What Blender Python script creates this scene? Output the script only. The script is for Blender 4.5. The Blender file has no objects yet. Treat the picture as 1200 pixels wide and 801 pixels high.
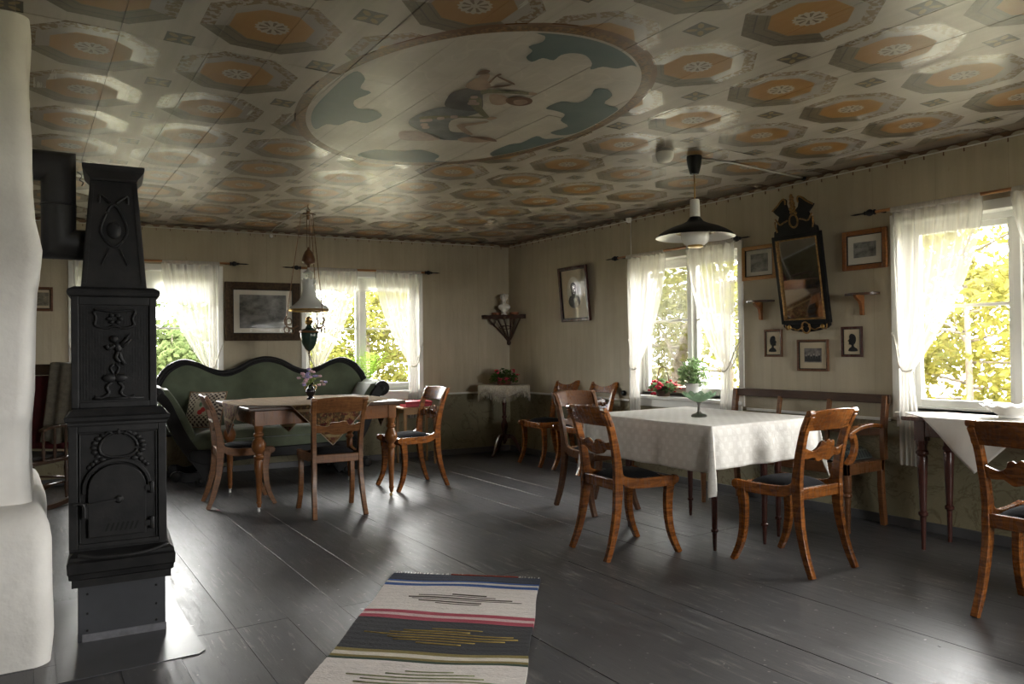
import bpy, bmesh, math, random
from mathutils import Vector, Matrix
random.seed(7)
R_ = math.radians
scene = bpy.context.scene
COL = scene.collection

# ---------------------------------------------------------------- camera
FOC, CX, CY, CAMZ = 885.0, 600.0, 400.5, 1.2
_vy = Vector((28 - CX, -(415.5 - CY), -FOC)).normalized()
_vx = Vector((1969 - CX, -(394 - CY), -FOC))
_vx = (_vx - _vy * _vx.dot(_vy)).normalized()
_vz = _vx.cross(_vy)
RM = Matrix((_vx, _vy, _vz))                       # camera coords -> world coords
cam_data = bpy.data.cameras.new('camera')
cam_data.sensor_width = 36.0
cam_data.lens = FOC * 36.0 / 1200.0
cam_data.clip_start = 0.05
cam = bpy.data.objects.new('camera', cam_data)
COL.objects.link(cam)
cam.matrix_world = Matrix.Translation((0, 0, CAMZ)) @ RM.to_4x4()
scene.camera = cam

def ray(x, y):
    return RM @ Vector(((x - CX) / FOC, -(y - CY) / FOC, -1.0))
def at_z(x, y, z=0.0):
    d = ray(x, y); t = (z - CAMZ) / d.z
    return Vector((0, 0, CAMZ)) + d * t

# ---------------------------------------------------------------- world, light, exposure
w = bpy.data.worlds.new('sky'); scene.world = w; w.use_nodes = True
bg = w.node_tree.nodes['Background']
bg.inputs['Color'].default_value = (1.0, 0.965, 0.945, 1)
bg.inputs['Strength'].default_value = 52.0
scene.view_settings.view_transform = 'Standard'
scene.view_settings.look = 'None'
scene.view_settings.gamma = 1.0
scene.view_settings.use_curve_mapping = False
scene.view_settings.exposure = -0.05
try:
    scene.cycles.use_denoising = True
    scene.cycles.max_bounces = 14
    scene.cycles.diffuse_bounces = 7
    scene.cycles.transparent_max_bounces = 24
    scene.cycles.caustics_reflective = False
    scene.cycles.caustics_refractive = False
except Exception:
    pass

# ---------------------------------------------------------------- room frame
XR, YB, H = 4.884, 7.61, 2.45          # right wall x, far corner y, ceiling height
SK = R_(-5.85)                         # the far wall is not square to the right wall
XL, YN = -2.6, -2.6
def back_y(x):
    return YB + math.tan(SK) * (x - XR)
# wall frames: local x to the right (seen from the room), local y outwards, z up
FB = Matrix.Translation((XR, YB, 0)) @ Matrix.Rotation(SK, 4, 'Z')
FR = Matrix.Translation((XR, 0, 0)) @ Matrix.Rotation(R_(-90), 4, 'Z')     # u = -Y
FN = Matrix.Translation((0, YN, 0)) @ Matrix.Rotation(R_(180), 4, 'Z')     # u = -X
FL = Matrix.Translation((XL, 0, 0)) @ Matrix.Rotation(R_(90), 4, 'Z')      # u = +Y

# windows: frame, u0, u1 ; opening z0..z1
WZ0, WZ1 = 0.76, 2.02
WIN = {'window_1': (FB, -4.53, -3.25), 'window_2': (FB, -2.42, -1.13),
       'window_3': (FR, -5.44, -4.13), 'window_4': (FR, -2.83, -1.46),
       'window_5': (FR, -0.20, 1.17), 'window_6': (FN, -3.6, -2.23)}
for n, (fr, u0, u1) in WIN.items():    # daylight portals: guide the sky's light, emit nothing themselves
    l = bpy.data.lights.new('daylight_portal', 'AREA'); l.shape = 'RECTANGLE'
    l.size = u1 - u0; l.size_y = WZ1 - WZ0
    l.cycles.is_portal = True
    o = bpy.data.objects.new('daylight_portal', l); COL.objects.link(o)
    o.matrix_world = fr @ Matrix.Translation(((u0 + u1) / 2, 0.3, (WZ0 + WZ1) / 2)) @ Matrix.Rotation(R_(-90), 4, 'X')

# ================================================================ helpers
class MB:
    def __init__(s): s.v = []; s.f = []; s.m = []; s.mi = 0
    def add(s, vs, fs):
        b = len(s.v); s.v += [tuple(p) for p in vs]
        for f in fs: s.f.append([b + i for i in f]); s.m.append(s.mi)
        return s
    def box(s, x0, x1, y0, y1, z0, z1, M=None):
        vs = [Vector((x, y, z)) for z in (z0, z1) for y in (y0, y1) for x in (x0, x1)]
        if M is not None: vs = [M @ p for p in vs]
        return s.add(vs, [(0, 2, 3, 1), (4, 5, 7, 6), (0, 1, 5, 4), (2, 6, 7, 3), (0, 4, 6, 2), (1, 3, 7, 5)])
    def frustum(s, a, b, z0, z1):      # a, b = (x0,x1,y0,y1)
        vs = [(a[0], a[2], z0), (a[1], a[2], z0), (a[1], a[3], z0), (a[0], a[3], z0), (b[0], b[2], z1), (b[1], b[2], z1), (b[1], b[3], z1), (b[0], b[3], z1)]
        return s.add(vs, [(3, 2, 1, 0), (4, 5, 6, 7), (0, 1, 5, 4), (1, 2, 6, 5), (2, 3, 7, 6), (3, 0, 4, 7)])
    def prism(s, pts, fn, d0, d1):     # outline pts (a,b); fn(a,b,d)->xyz
        n = len(pts)
        vs = [fn(a, b, d0) for a, b in pts] + [fn(a, b, d1) for a, b in pts]
        fs = [list(range(n))[::-1], list(range(n, 2 * n))] + [(i, (i + 1) % n, n + (i + 1) % n, n + i) for i in range(n)]
        return s.add(vs, fs)
    def lathe(s, prof, c=(0, 0, 0), seg=24, sx=1, sy=1, rot=None, a0=0, a1=2 * math.pi, mod=None, caps=True):
        full = abs(a1 - a0 - 2 * math.pi) < 1e-6
        n = seg if full else seg + 1
        vs = []
        for r, z in prof:
            for k in range(n):
                a = a0 + (a1 - a0) * k / seg
                rr, zz = (r, z) if mod is None else mod(r, z, a)
                p = Vector((rr * sx * math.cos(a), rr * sy * math.sin(a), zz))
                if rot is not None: p = rot @ p
                vs.append(p + Vector(c))
        fs = []
        for i in range(len(prof) - 1):
            for k in range(seg):
                k2 = (k + 1) % n
                fs.append((i * n + k, i * n + k2, (i + 1) * n + k2, (i + 1) * n + k))
        if full and caps:
            if prof[0][0] > 1e-5: fs.append(list(range(n))[::-1])
            if prof[-1][0] > 1e-5: fs.append([(len(prof) - 1) * n + k for k in range(n)])
        return s.add(vs, fs)
    def tube(s, path, r, seg=8, closed=False):
        P = [Vector(p) for p in path]; n = len(P)
        if not hasattr(r, '__len__'): r = [r] * n
        T = []
        for i in range(n):
            a = P[(i - 1) % n] if (closed or i > 0) else P[i]
            b = P[(i + 1) % n] if (closed or i < n - 1) else P[i]
            d = b - a
            T.append(d.normalized() if d.length > 1e-9 else Vector((0, 0, 1)))
        u = T[0].orthogonal().normalized(); vs = []
        for i in range(n):
            u = (u - T[i] * u.dot(T[i]))
            u = u.normalized() if u.length > 1e-6 else T[i].orthogonal().normalized()
            w_ = T[i].cross(u)
            for k in range(seg):
                a = 2 * math.pi * k / seg
                vs.append(P[i] + (u * math.cos(a) + w_ * math.sin(a)) * r[i])
        fs = []
        for i in range(n if closed else n - 1):
            j = (i + 1) % n
            for k in range(seg):
                k2 = (k + 1) % seg
                fs.append((i * seg + k, i * seg + k2, j * seg + k2, j * seg + k))
        if not closed:
            fs.append(list(range(seg))[::-1]); fs.append([(n - 1) * seg + k for k in range(seg)])
        return s.add(vs, fs)
    def sweep(s, path, w, h, side=(1, 0, 0)):   # rectangular section: w along side, h along the normal
        P = [Vector(p) for p in path]; n = len(P)
        if not hasattr(w, '__len__'): w = [w] * n
        if not hasattr(h, '__len__'): h = [h] * n
        sd = Vector(side).normalized(); vs = []
        for i in range(n):
            t = (P[min(i + 1, n - 1)] - P[max(i - 1, 0)]).normalized()
            a = (sd - t * sd.dot(t)).normalized(); nn = t.cross(a)
            for p, q in ((-1, -1), (1, -1), (1, 1), (-1, 1)):
                vs.append(P[i] + a * (p * w[i] / 2) + nn * (q * h[i] / 2))
        fs = [(3, 2, 1, 0), (4 * n - 4, 4 * n - 3, 4 * n - 2, 4 * n - 1)]
        for i in range(n - 1):
            for k in range(4):
                k2 = (k + 1) % 4
                fs.append((4 * i + k, 4 * i + k2, 4 * i + 4 + k2, 4 * i + 4 + k))
        return s.add(vs, fs)
    def grid(s, fn, nu, nv, cu=False):
        vs = [fn(i / nu, j / nv) for j in range(nv + 1) for i in range(nu + (0 if cu else 1))]
        n = nu if cu else nu + 1
        fs = []
        for j in range(nv):
            for i in range(nu):
                i2 = (i + 1) % n
                fs.append((j * n + i, j * n + i2, (j + 1) * n + i2, (j + 1) * n + i))
        return s.add(vs, fs)
    def ball(s, c, r, seg=12, rings=8, sc=(1, 1, 1), rot=None):
        prof = [(max(1e-6, r * math.sin(math.pi * i / rings)), -r * math.cos(math.pi * i / rings)) for i in range(rings + 1)]
        vs = []
        for rr, z in prof:
            for k in range(seg):
                a = 2 * math.pi * k / seg
                p = Vector((rr * math.cos(a) * sc[0], rr * math.sin(a) * sc[1], z * sc[2]))
                if rot is not None: p = rot @ p
                vs.append(p + Vector(c))
        fs = [(i * seg + k, i * seg + (k + 1) % seg, (i + 1) * seg + (k + 1) % seg, (i + 1) * seg + k) for i in range(rings) for k in range(seg)]
        return s.add(vs, fs)
    def build(s, name, mat, parent=None, smooth=38, bev=0, solid=0, sub=0, M=None, seg=2):
        me = bpy.data.meshes.new(name)
        me.from_pydata(s.v, [], s.f)
        mats = mat if isinstance(mat, (list, tuple)) else [mat]
        for m in mats: me.materials.append(m)
        if len(mats) > 1: me.polygons.foreach_set('material_index', s.m)
        me.validate()
        if smooth:
            me.shade_smooth()
            if smooth < 180: me.set_sharp_from_angle(angle=R_(smooth))
        o = bpy.data.objects.new(name, me); COL.objects.link(o)
        if parent is not None: o.parent = parent
        if M is not None: o.matrix_local = M
        if sub:
            q = o.modifiers.new('sub', 'SUBSURF'); q.levels = sub; q.render_levels = sub
        if solid:
            q = o.modifiers.new('solid', 'SOLIDIFY'); q.thickness = solid; q.offset = 0
        if bev:
            q = o.modifiers.new('bev', 'BEVEL'); q.width = bev; q.segments = seg; q.limit_method = 'ANGLE'; q.angle_limit = R_(38)
        return o

def smooth_path(pts, n=6, closed=False):
    P = [Vector(p) for p in pts]; m = len(P); out = []
    rng = m if closed else m - 1
    for i in range(rng):
        p0 = P[(i - 1) % m] if (closed or i > 0) else P[i] * 2 - P[i + 1]
        p1 = P[i]; p2 = P[(i + 1) % m]
        p3 = P[(i + 2) % m] if (closed or i + 2 < m) else p2 * 2 - p1
        for k in range(n):
            t = k / n
            out.append(0.5 * ((2 * p1) + (p2 - p0) * t + (2 * p0 - 5 * p1 + 4 * p2 - p3) * t * t + (3 * p1 - p0 - 3 * p2 + p3) * t ** 3))
    if not closed: out.append(P[-1])
    return out
def sp2(pts, n=6, closed=False):
    return [(p.x, p.y) for p in smooth_path([(a, b, 0) for a, b in pts], n, closed)]

def tag(o, label=None, cat=None, group=None, kind=None):
    if label: o['label'] = label
    if cat: o['category'] = cat
    if group: o['group'] = group
    if kind: o['kind'] = kind
    return o
def thing(name, label, cat, loc=(0, 0, 0), rz=0, group=None, frame=None, kind=None):
    o = bpy.data.objects.new(name, None); COL.objects.link(o); o.empty_display_size = 0.1
    if frame is not None:
        o.matrix_world = frame @ Matrix.Translation(loc) @ Matrix.Rotation(rz, 4, 'Z')
    else:
        o.location = loc; o.rotation_euler = (0, 0, rz)
    return tag(o, label, cat, group, kind)
def dup(root, loc=None, rz=None, label=None):
    r = root.copy(); COL.objects.link(r)
    if loc is not None: r.location = loc
    if rz is not None: r.rotation_euler = (0, 0, rz)
    if label: r['label'] = label
    for ch in list(root.children):
        c = ch.copy(); COL.objects.link(c); c.parent = r
        for g in list(ch.children):
            d = g.copy(); COL.objects.link(d); d.parent = c
    return r

# ---------------------------------------------------------------- node helpers
class S:
    def __init__(s, nt, k): s.nt = nt; s.k = k
    def _m(s, op, *o):
        n = s.nt.nodes.new('ShaderNodeMath'); n.operation = op
        for i, a in enumerate((s,) + o):
            if isinstance(a, S): s.nt.links.new(a.k, n.inputs[i])
            else: n.inputs[i].default_value = a
        return S(s.nt, n.outputs[0])
    def __add__(s, o): return s._m('ADD', o)
    __radd__ = __add__
    def __sub__(s, o): return s._m('SUBTRACT', o)
    def __rsub__(s, o): return (s * -1.0)._m('ADD', o)
    def __mul__(s, o): return s._m('MULTIPLY', o)
    __rmul__ = __mul__
    def __truediv__(s, o): return s._m('DIVIDE', o)
    def __neg__(s): return s * -1.0
    def abs(s): return s._m('ABSOLUTE')
    def max(s, o): return s._m('MAXIMUM', o)
    def min(s, o): return s._m('MINIMUM', o)
    def lt(s, o): return s._m('LESS_THAN', o)
    def gt(s, o): return s._m('GREATER_THAN', o)
    def sqrt(s): return s._m('SQRT')
    def sin(s): return s._m('SINE')
    def cos(s): return s._m('COSINE')
    def atan2(s, o): return s._m('ARCTAN2', o)
    def wrap(s, a, b): return s._m('WRAP', b, a)
    def clamp(s):
        r = s._m('ADD', 0.0); r.k.node.use_clamp = True; return r
    def ramp(s, a, b):      # linear step from a to b
        return ((s - a) * (1.0 / (b - a))).clamp()
def mixc(nt, f, a, b, mode='MIX'):
    n = nt.nodes.new('ShaderNodeMix'); n.data_type = 'RGBA'; n.blend_type = mode
    for sock, v in ((n.inputs[0], f), (n.inputs[6], a), (n.inputs[7], b)):
        if isinstance(v, S): nt.links.new(v.k, sock)
        elif hasattr(v, 'is_linked'): nt.links.new(v, sock)
        elif isinstance(v, (int, float)): sock.default_value = v
        else: sock.default_value = (*v[:3], 1)
    return n.outputs[2]
def newmat(name):
    m = bpy.data.materials.new(name); m.use_nodes = True
    nt = m.node_tree
    return m, nt, nt.nodes['Principled BSDF']
def coords(nt, kind='Object', scale=(1, 1, 1), rot=(0, 0, 0)):
    tc = nt.nodes.new('ShaderNodeTexCoord'); mp = nt.nodes.new('ShaderNodeMapping')
    nt.links.new(tc.outputs[kind], mp.inputs[0]); mp.inputs['Scale'].default_value = scale; mp.inputs['Rotation'].default_value = rot
    return mp.outputs[0]
def wpos(nt):
    g = nt.nodes.new('ShaderNodeNewGeometry'); sx = nt.nodes.new('ShaderNodeSeparateXYZ')
    nt.links.new(g.outputs['Position'], sx.inputs[0])
    return S(nt, sx.outputs[0]), S(nt, sx.outputs[1]), S(nt, sx.outputs[2]), g.outputs['Position']
def scalevec(nt, vec, sc):
    mp = nt.nodes.new('ShaderNodeMapping'); nt.links.new(vec, mp.inputs[0]); mp.inputs['Scale'].default_value = sc
    return mp.outputs[0]
def noise(nt, vec, scale=5, detail=3, rough=.55, dist=0):
    n = nt.nodes.new('ShaderNodeTexNoise'); n.inputs['Scale'].default_value = scale; n.inputs['Detail'].default_value = detail
    n.inputs['Roughness'].default_value = rough; n.inputs['Distortion'].default_value = dist
    if vec is not None: nt.links.new(vec, n.inputs['Vector'])
    return S(nt, n.outputs[0])
def bump(nt, b, h, strength=.3, dist=.01):
    n = nt.nodes.new('ShaderNodeBump'); n.inputs['Strength'].default_value = strength; n.inputs['Distance'].default_value = dist
    nt.links.new(h.k, n.inputs['Height']); nt.links.new(n.outputs[0], b.inputs['Normal'])
def lum(c, k): return tuple(min(1, x * k) for x in c)
def M(name, c1, rough=.5, c2=None, scale=6, stretch=(1, 1, 1), metal=0, spec=.5, bmp=0, bscale=40, coat=0, lo=.35, hi=.65, detail=4):
    m, nt, b = newmat(name)
    b.inputs['Roughness'].default_value = rough; b.inputs['Metallic'].default_value = metal
    b.inputs['Specular IOR Level'].default_value = spec; b.inputs['Coat Weight'].default_value = coat
    v = coords(nt, 'Object', stretch)
    if c2 is None: c2 = lum(c1, .75)
    nz = noise(nt, v, scale, detail).ramp(lo, hi)
    nt.links.new(mixc(nt, nz, c1, c2), b.inputs['Base Color'])
    if bmp: bump(nt, b, noise(nt, v, bscale, 3), bmp, .004)
    return m
def wood(name, c1, c2, rough=.3, scale=5.0, stretch=(4, 4, 1), coat=.3, flame=.6):
    m, nt, b = newmat(name)
    v = coords(nt, 'Object', stretch)
    n1 = noise(nt, v, scale, 5, .6, 1.6).ramp(.3, .7)
    v2 = coords(nt, 'Object', (6, 6, 38))
    n2 = noise(nt, v2, 1.5, 3, .6, .8).ramp(.38, .62)          # cross-grain flame figure
    f = (n1 * (1 - flame) + n2 * flame).clamp()
    nt.links.new(mixc(nt, f, c1, c2), b.inputs['Base Color'])
    nt.links.new((n1 * .15 + (rough - .07)).k, b.inputs['Roughness'])
    b.inputs['Specular IOR Level'].default_value = .35; b.inputs['Coat Weight'].default_value = coat * .45; b.inputs['Coat Roughness'].default_value = .2
    return m
def glassy(name, tint=(1, 1, 1), gloss=.08, rough=.02):
    m, nt, b = newmat(name); nt.nodes.remove(b)
    out = nt.nodes['Material Output']
    t = nt.nodes.new('ShaderNodeBsdfTransparent'); t.inputs[0].default_value = (*tint, 1)
    g = nt.nodes.new('ShaderNodeBsdfGlossy'); g.inputs['Roughness'].default_value = rough
    fr = nt.nodes.new('ShaderNodeFresnel'); fr.inputs[0].default_value = 1.45
    f = (S(nt, fr.outputs[0]) * gloss).clamp()
    mx = nt.nodes.new('ShaderNodeMixShader'); nt.links.new(f.k, mx.inputs[0])
    nt.links.new(t.outputs[0], mx.inputs[1]); nt.links.new(g.outputs[0], mx.inputs[2]); nt.links.new(mx.outputs[0], out.inputs[0])
    return m
def sheer(name, col=(.9, .88, .83), open_=.3, transl=.5):
    m, nt, b = newmat(name); nt.nodes.remove(b)
    out = nt.nodes['Material Output']
    v = coords(nt, 'Object', (60, 60, 2))
    n = noise(nt, v, 1.0, 2).ramp(.3, .7)
    t = nt.nodes.new('ShaderNodeBsdfTransparent')
    d = nt.nodes.new('ShaderNodeBsdfDiffuse'); d.inputs[0].default_value = (*col, 1)
    tr = nt.nodes.new('ShaderNodeBsdfTranslucent'); tr.inputs[0].default_value = (*col, 1)
    m1 = nt.nodes.new('ShaderNodeMixShader'); m1.inputs[0].default_value = transl
    nt.links.new(d.outputs[0], m1.inputs[1]); nt.links.new(tr.outputs[0], m1.inputs[2])
    m2 = nt.nodes.new('ShaderNodeMixShader'); nt.links.new((n * .12 + (open_ - .06)).k, m2.inputs[0])
    nt.links.new(m1.outputs[0], m2.inputs[1]); nt.links.new(t.outputs[0], m2.inputs[2]); nt.links.new(m2.outputs[0], out.inputs[0])
    return m
def leafmat(name, c1, c2, c3):
    m, nt, b = newmat(name); nt.nodes.remove(b)
    out = nt.nodes['Material Output']
    _, _, _, p = wpos(nt)
    n = noise(nt, p, 1.1, 2).ramp(.35, .65); n2 = noise(nt, p, 14, 2).ramp(.35, .65)
    c = mixc(nt, n2, mixc(nt, n, c1, c2), c3)
    d = nt.nodes.new('ShaderNodeBsdfDiffuse'); t = nt.nodes.new('ShaderNodeBsdfTranslucent')
    nt.links.new(c, d.inputs[0]); nt.links.new(c, t.inputs[0])
    mx = nt.nodes.new('ShaderNodeMixShader'); mx.inputs[0].default_value = .5
    nt.links.new(d.outputs[0], mx.inputs[1]); nt.links.new(t.outputs[0], mx.inputs[2]); nt.links.new(mx.outputs[0], out.inputs[0])
    return m
# ================================================================ surface materials
def floor_material():
    m, nt, b = newmat('floor_paint')
    x, y, z, p = wpos(nt)
    big = noise(nt, p, .9, 4).ramp(.3, .7)
    fine = noise(nt, scalevec(nt, p, (9, 1.2, 1)), 3, 5, .65).ramp(.3, .75)
    c = mixc(nt, big, (.038, .0375, .041), (.066, .065, .069))
    c = mixc(nt, fine * .6, c, (.092, .090, .091))
    scr = noise(nt, scalevec(nt, p, (30, 2.0, 1)), 1.6, 6, .75).ramp(.55, .60)       # rubbed streaks along the boards
    patch = noise(nt, p, 1.3, 3).ramp(.42, .62)
    c = mixc(nt, scr * patch * .62, c, (.32, .30, .28))
    spk = noise(nt, p, 30, 2).ramp(.70, .73)
    c = mixc(nt, spk * .7, c, (.4, .38, .35))
    nt.links.new(c, b.inputs['Base Color'])
    nt.links.new((fine * .16 + big * .10 + scr * .12 + .26).k, b.inputs['Roughness'])
    bump(nt, b, fine + scr * .5, .12, .004)
    return m
def wall_material():
    m, nt, b = newmat('wall_paint')
    x, y, z, p = wpos(nt)
    big = noise(nt, p, 1.3, 4).ramp(.3, .7)
    streak = noise(nt, scalevec(nt, p, (10, 10, .9)), 1.5, 4, .6).ramp(.35, .75)
    c = mixc(nt, big, (.50, .445, .335), (.40, .35, .25))
    c = mixc(nt, streak * .5, c, (.33, .28, .195))
    seam = ((y * 2.35 + x * 2.35).wrap(0, 1) - .5).abs().lt(.006)
    c = mixc(nt, seam * .22, c, (.2, .17, .11))
    rust = noise(nt, scalevec(nt, p, (16, 16, 6)), 1.0, 3).ramp(.70, .78) * z.ramp(1.9, 2.4)
    c = mixc(nt, rust * .7, c, (.24, .15, .05))
    spot = noise(nt, p, 9, 2).ramp(.74, .78)
    c = mixc(nt, spot * .25, c, (.2, .16, .1))
    # painted dado below the rail: olive marbling with brown veins
    vein = (noise(nt, p, 2.6, 4, .6, 2.2) - .5).abs().ramp(.03, .0)
    vein2 = (noise(nt, p, 6.0, 3, .6, 1.5) - .5).abs().ramp(.02, .0)
    dd = mixc(nt, noise(nt, p, 2.2, 4).ramp(.3, .7), (.28, .25, .155), (.20, .18, .11))
    dd = mixc(nt, vein * .65, dd, (.12, .085, .04))
    dd = mixc(nt, vein2 * .3, dd, (.33, .29, .2))
    c = mixc(nt, z.lt(.70), c, dd)
    nt.links.new(c, b.inputs['Base Color'])
    b.inputs['Roughness'].default_value = .62; b.inputs['Specular IOR Level'].default_value = .35
    bump(nt, b, noise(nt, p, 35, 3) + streak * .8, .25, .006)
    return m
OVC, OVA, OVB = (1.95, 3.49), .80, 1.20
def ceiling_material():
    m, nt, b = newmat('ceiling_paint')
    x, y, z, p = wpos(nt)
    s = .573
    lx = (x - (2.53 - s / 2)).wrap(0, s) - s / 2
    ly = (y - (1.79 - s / 2)).wrap(0, s) - s / 2
    ax = lx.abs(); ay = ly.abs()
    k = .7071
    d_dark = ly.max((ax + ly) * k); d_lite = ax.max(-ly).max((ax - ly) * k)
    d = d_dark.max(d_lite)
    dark = d_dark.gt(d_lite)
    grime = noise(nt, p, 1.1, 4).ramp(.3, .75)
    grain = noise(nt, scalevec(nt, p, (22, 1.2, 1)), 1.5, 4).ramp(.3, .7)
    ground = mixc(nt, grime, (.46, .415, .365), (.35, .315, .27))
    ground = mixc(nt, grain * .35, ground, (.28, .25, .205))
    orn = noise(nt, p, 42, 2).ramp(.45, .52)
    # light frame
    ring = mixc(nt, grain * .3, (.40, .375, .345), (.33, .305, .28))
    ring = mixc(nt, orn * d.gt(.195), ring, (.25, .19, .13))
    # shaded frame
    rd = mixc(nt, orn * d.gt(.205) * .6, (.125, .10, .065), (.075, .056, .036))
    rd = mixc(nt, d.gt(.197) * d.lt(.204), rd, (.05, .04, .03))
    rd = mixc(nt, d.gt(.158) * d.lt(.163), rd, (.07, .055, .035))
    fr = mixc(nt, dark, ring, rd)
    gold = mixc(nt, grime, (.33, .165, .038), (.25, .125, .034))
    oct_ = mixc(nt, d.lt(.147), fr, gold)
    rr = (lx * lx + ly * ly).sqrt()
    an = ly.atan2(lx)
    petal = (an * 8.0).cos()
    ros = mixc(nt, (petal.gt(.25) * rr.gt(.016) * rr.lt(.050)), (.40, .36, .31), (.14, .10, .07))
    edge = (an * 16.0).cos() * .004 + .062
    oct_ = mixc(nt, rr.lt(edge), oct_, ros)
    fade = noise(nt, p, .55, 2).ramp(.35, .75)
    oct_ = mixc(nt, fade * .25, oct_, (.24, .21, .165))
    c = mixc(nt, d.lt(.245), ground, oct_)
    # small squares between the octagons
    sx = s / 2 - ax; sy = s / 2 - ay
    sq = sx.max(sy).lt(.052)
    sqc = mixc(nt, (sx.min(sy).gt(.007) * (sx - sy).abs().lt(.016) * sx.max(sy).lt(.042)), (.05, .04, .026), (.20, .145, .055))
    c = mixc(nt, sq, c, sqc)
    # painted border along the walls
    back = (y - YB) - (x - XR) * math.tan(SK)
    c = mixc(nt, (x.gt(XR - .17)).max(back.gt(-.13)), c, (.19, .15, .11))
    # the oval field
    ex = (x - OVC[0]) / OVA; ey = (y - OVC[1]) / OVB
    e = (ex * ex + ey * ey).sqrt()
    cs = mixc(nt, noise(nt, p, 3.5, 4).ramp(.3, .7), (.52, .475, .42), (.42, .385, .345))
    puff = (noise(nt, p, 5.0, 1, .5, .3) - .5).abs().ramp(.02, .0)
    cs = mixc(nt, puff * .35, cs, (.62, .57, .50))
    field = mixc(nt, grain * .2, cs, (.33, .30, .25))
    c = mixc(nt, e.lt(1.0), c, field)
    bd = mixc(nt, noise(nt, p, 55, 2).ramp(.42, .55), (.20, .105, .035), (.10, .052, .02))
    bd = mixc(nt, e.gt(.985), bd, (.12, .055, .02))
    c = mixc(nt, e.gt(.94) * e.lt(1.01), c, bd)
    nt.links.new(c, b.inputs['Base Color'])
    rg = grain * .08 + grime * .10 + .30
    rg = rg - (d.lt(.245) * d.gt(.147) * (1.0 - dark) * e.gt(1.0) * .16)
    nt.links.new(rg.k, b.inputs['Roughness'])
    nt.links.new((d.lt(.245) * d.gt(.147) * (1.0 - dark) * .3 + .30 + d.gt(.245) * .12).k, b.inputs['Specular IOR Level'])
    bump(nt, b, grain, .08, .004)
    return m

FLOORM, WALLM, CEILM = floor_material(), wall_material(), ceiling_material()
WHITE = M('white_paint', (.78, .78, .74), .4, (.70, .70, .66), 4)
TRIMG = M('rail_paint', (.82, .82, .79), .45, (.68, .68, .64), 8)
BASEM = M('baseboard_paint', (.085, .085, .088), .4, (.06, .06, .062), 5)
BROWN = M('border_brown', (.16, .085, .04), .5, (.10, .055, .03), 20)
SCALM = M('scallop_paint', (.40, .37, .28), .6, (.32, .29, .21), 20)
RUST = M('rust', (.17, .08, .035), .7)
CABLE = M('white_cable', (.72, .71, .66), .4)
GLASS = glassy('window_glass', (.97, .985, .98), .8)
PICGLASS = glassy('picture_glass', (.985, .985, .98), .07)
SHEER = sheer('sheer_cotton', (.74, .72, .68), .42, .22)
CORD = M('white_cord', (.75, .72, .65), .8)
IRON = M('black_iron', (.011, .011, .0115), .5, (.020, .019, .019), 14, bmp=.2, spec=.28)
PLASTER = M('white_plaster', (.78, .755, .715), .8, (.66, .635, .60), 3.5, bmp=1.0, bscale=17, spec=.25)
BLIND = sheer('blind_cloth', (.85, .85, .82), .10, .5)
BRASS = M('brass', (.55, .36, .12), .28, (.38, .24, .08), 12, metal=1)
BLACK = M('black_lacquer', (.006, .006, .006), .42, (.009, .009, .009), 8, spec=.16)

# ================================================================ floor, ceiling
def planks(parent, name, mat, z0, z1, joint, seed, wlo, whi, gap):
    rnd = random.Random(seed); x = XL - .15; k = 0
    while x < XR + .15:
        wd = rnd.uniform(wlo, whi); x2 = min(x + wd, XR + .2)
        for (a, b_) in ((YN - .15, joint), (joint, back_y((x + x2) / 2) + .12)):
            if a is joint and False: pass
            yo = 0 if a != joint else 0
            q = MB(); dz = rnd.uniform(-.0012, .0012)
            q.box(x + gap, x2 - gap, a + gap + yo, b_ - gap, z0 + dz, z1 + dz)
            o = q.build(name, mat, parent, smooth=0, bev=.0008, seg=1)
        x = x2
fl_root = tag(bpy.data.objects.new('floor', None), kind='structure'); COL.objects.link(fl_root)
planks(fl_root, 'plank', FLOORM, -.03, 0, 3.43, 3, .19, .29, .0004)
q = MB(); q.add([(XL - .2, YN - .2, -.035), (XR + .2, YN - .2, -.035), (XR + .2, back_y(XR) + .2, -.035), (XL - .2, back_y(XL) + .2, -.035)], [(0, 1, 2, 3)])
q.build('subfloor', BLACK, fl_root, 0)
ce_root = tag(bpy.data.objects.new('ceiling', None), kind='structure'); COL.objects.link(ce_root)
planks(ce_root, 'ceiling_board', CEILM, H, H + .03, 3.27, 5, .20, .34, .0006)
q = MB(); q.add([(XL - .2, YN - .2, H + .035), (XR + .2, YN - .2, H + .035), (XR + .2, back_y(XR) + .2, H + .035), (XL - .2, back_y(XL) + .2, H + .035)], [(3, 2, 1, 0)])
q.build('loft_deck', BLACK, ce_root, 0)

# the painted figures in the oval (flat paint on the boards, drawn at their place on the ceiling)
def ceil_paint(name, pts, mat, lift):
    P = [at_z(470 + a / 5.724, 60 + b_ / 5.724, H - lift) for a, b_ in sp2(pts, 4, True)]
    q = MB(); q.add(P, [list(range(len(P)))])
    return q.build(name, mat, ce_root, 0)
ROBE = M('paint_blue_grey', (.15, .165, .17), .4, (.09, .10, .11), 14, spec=.3)
ROBE2 = M('paint_dark_robe', (.06, .057, .062), .4, (.09, .09, .092), 14, spec=.3)
SKIN = M('paint_skin', (.36, .255, .185), .42, (.28, .20, .15), 14, spec=.3)
HAIRP = M('paint_hair', (.18, .095, .055), .42, (.11, .06, .035), 20, spec=.3)
SKYP = M('paint_sky', (.08, .12, .125), .42, (.11, .145, .145), 5, spec=.3)
GARL = M('paint_garland', (.10, .105, .06), .42, (.18, .16, .09), 60, spec=.3)
PINKP = M('paint_pink', (.42, .31, .27), .42, (.33, .235, .205), 30, spec=.3)
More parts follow.
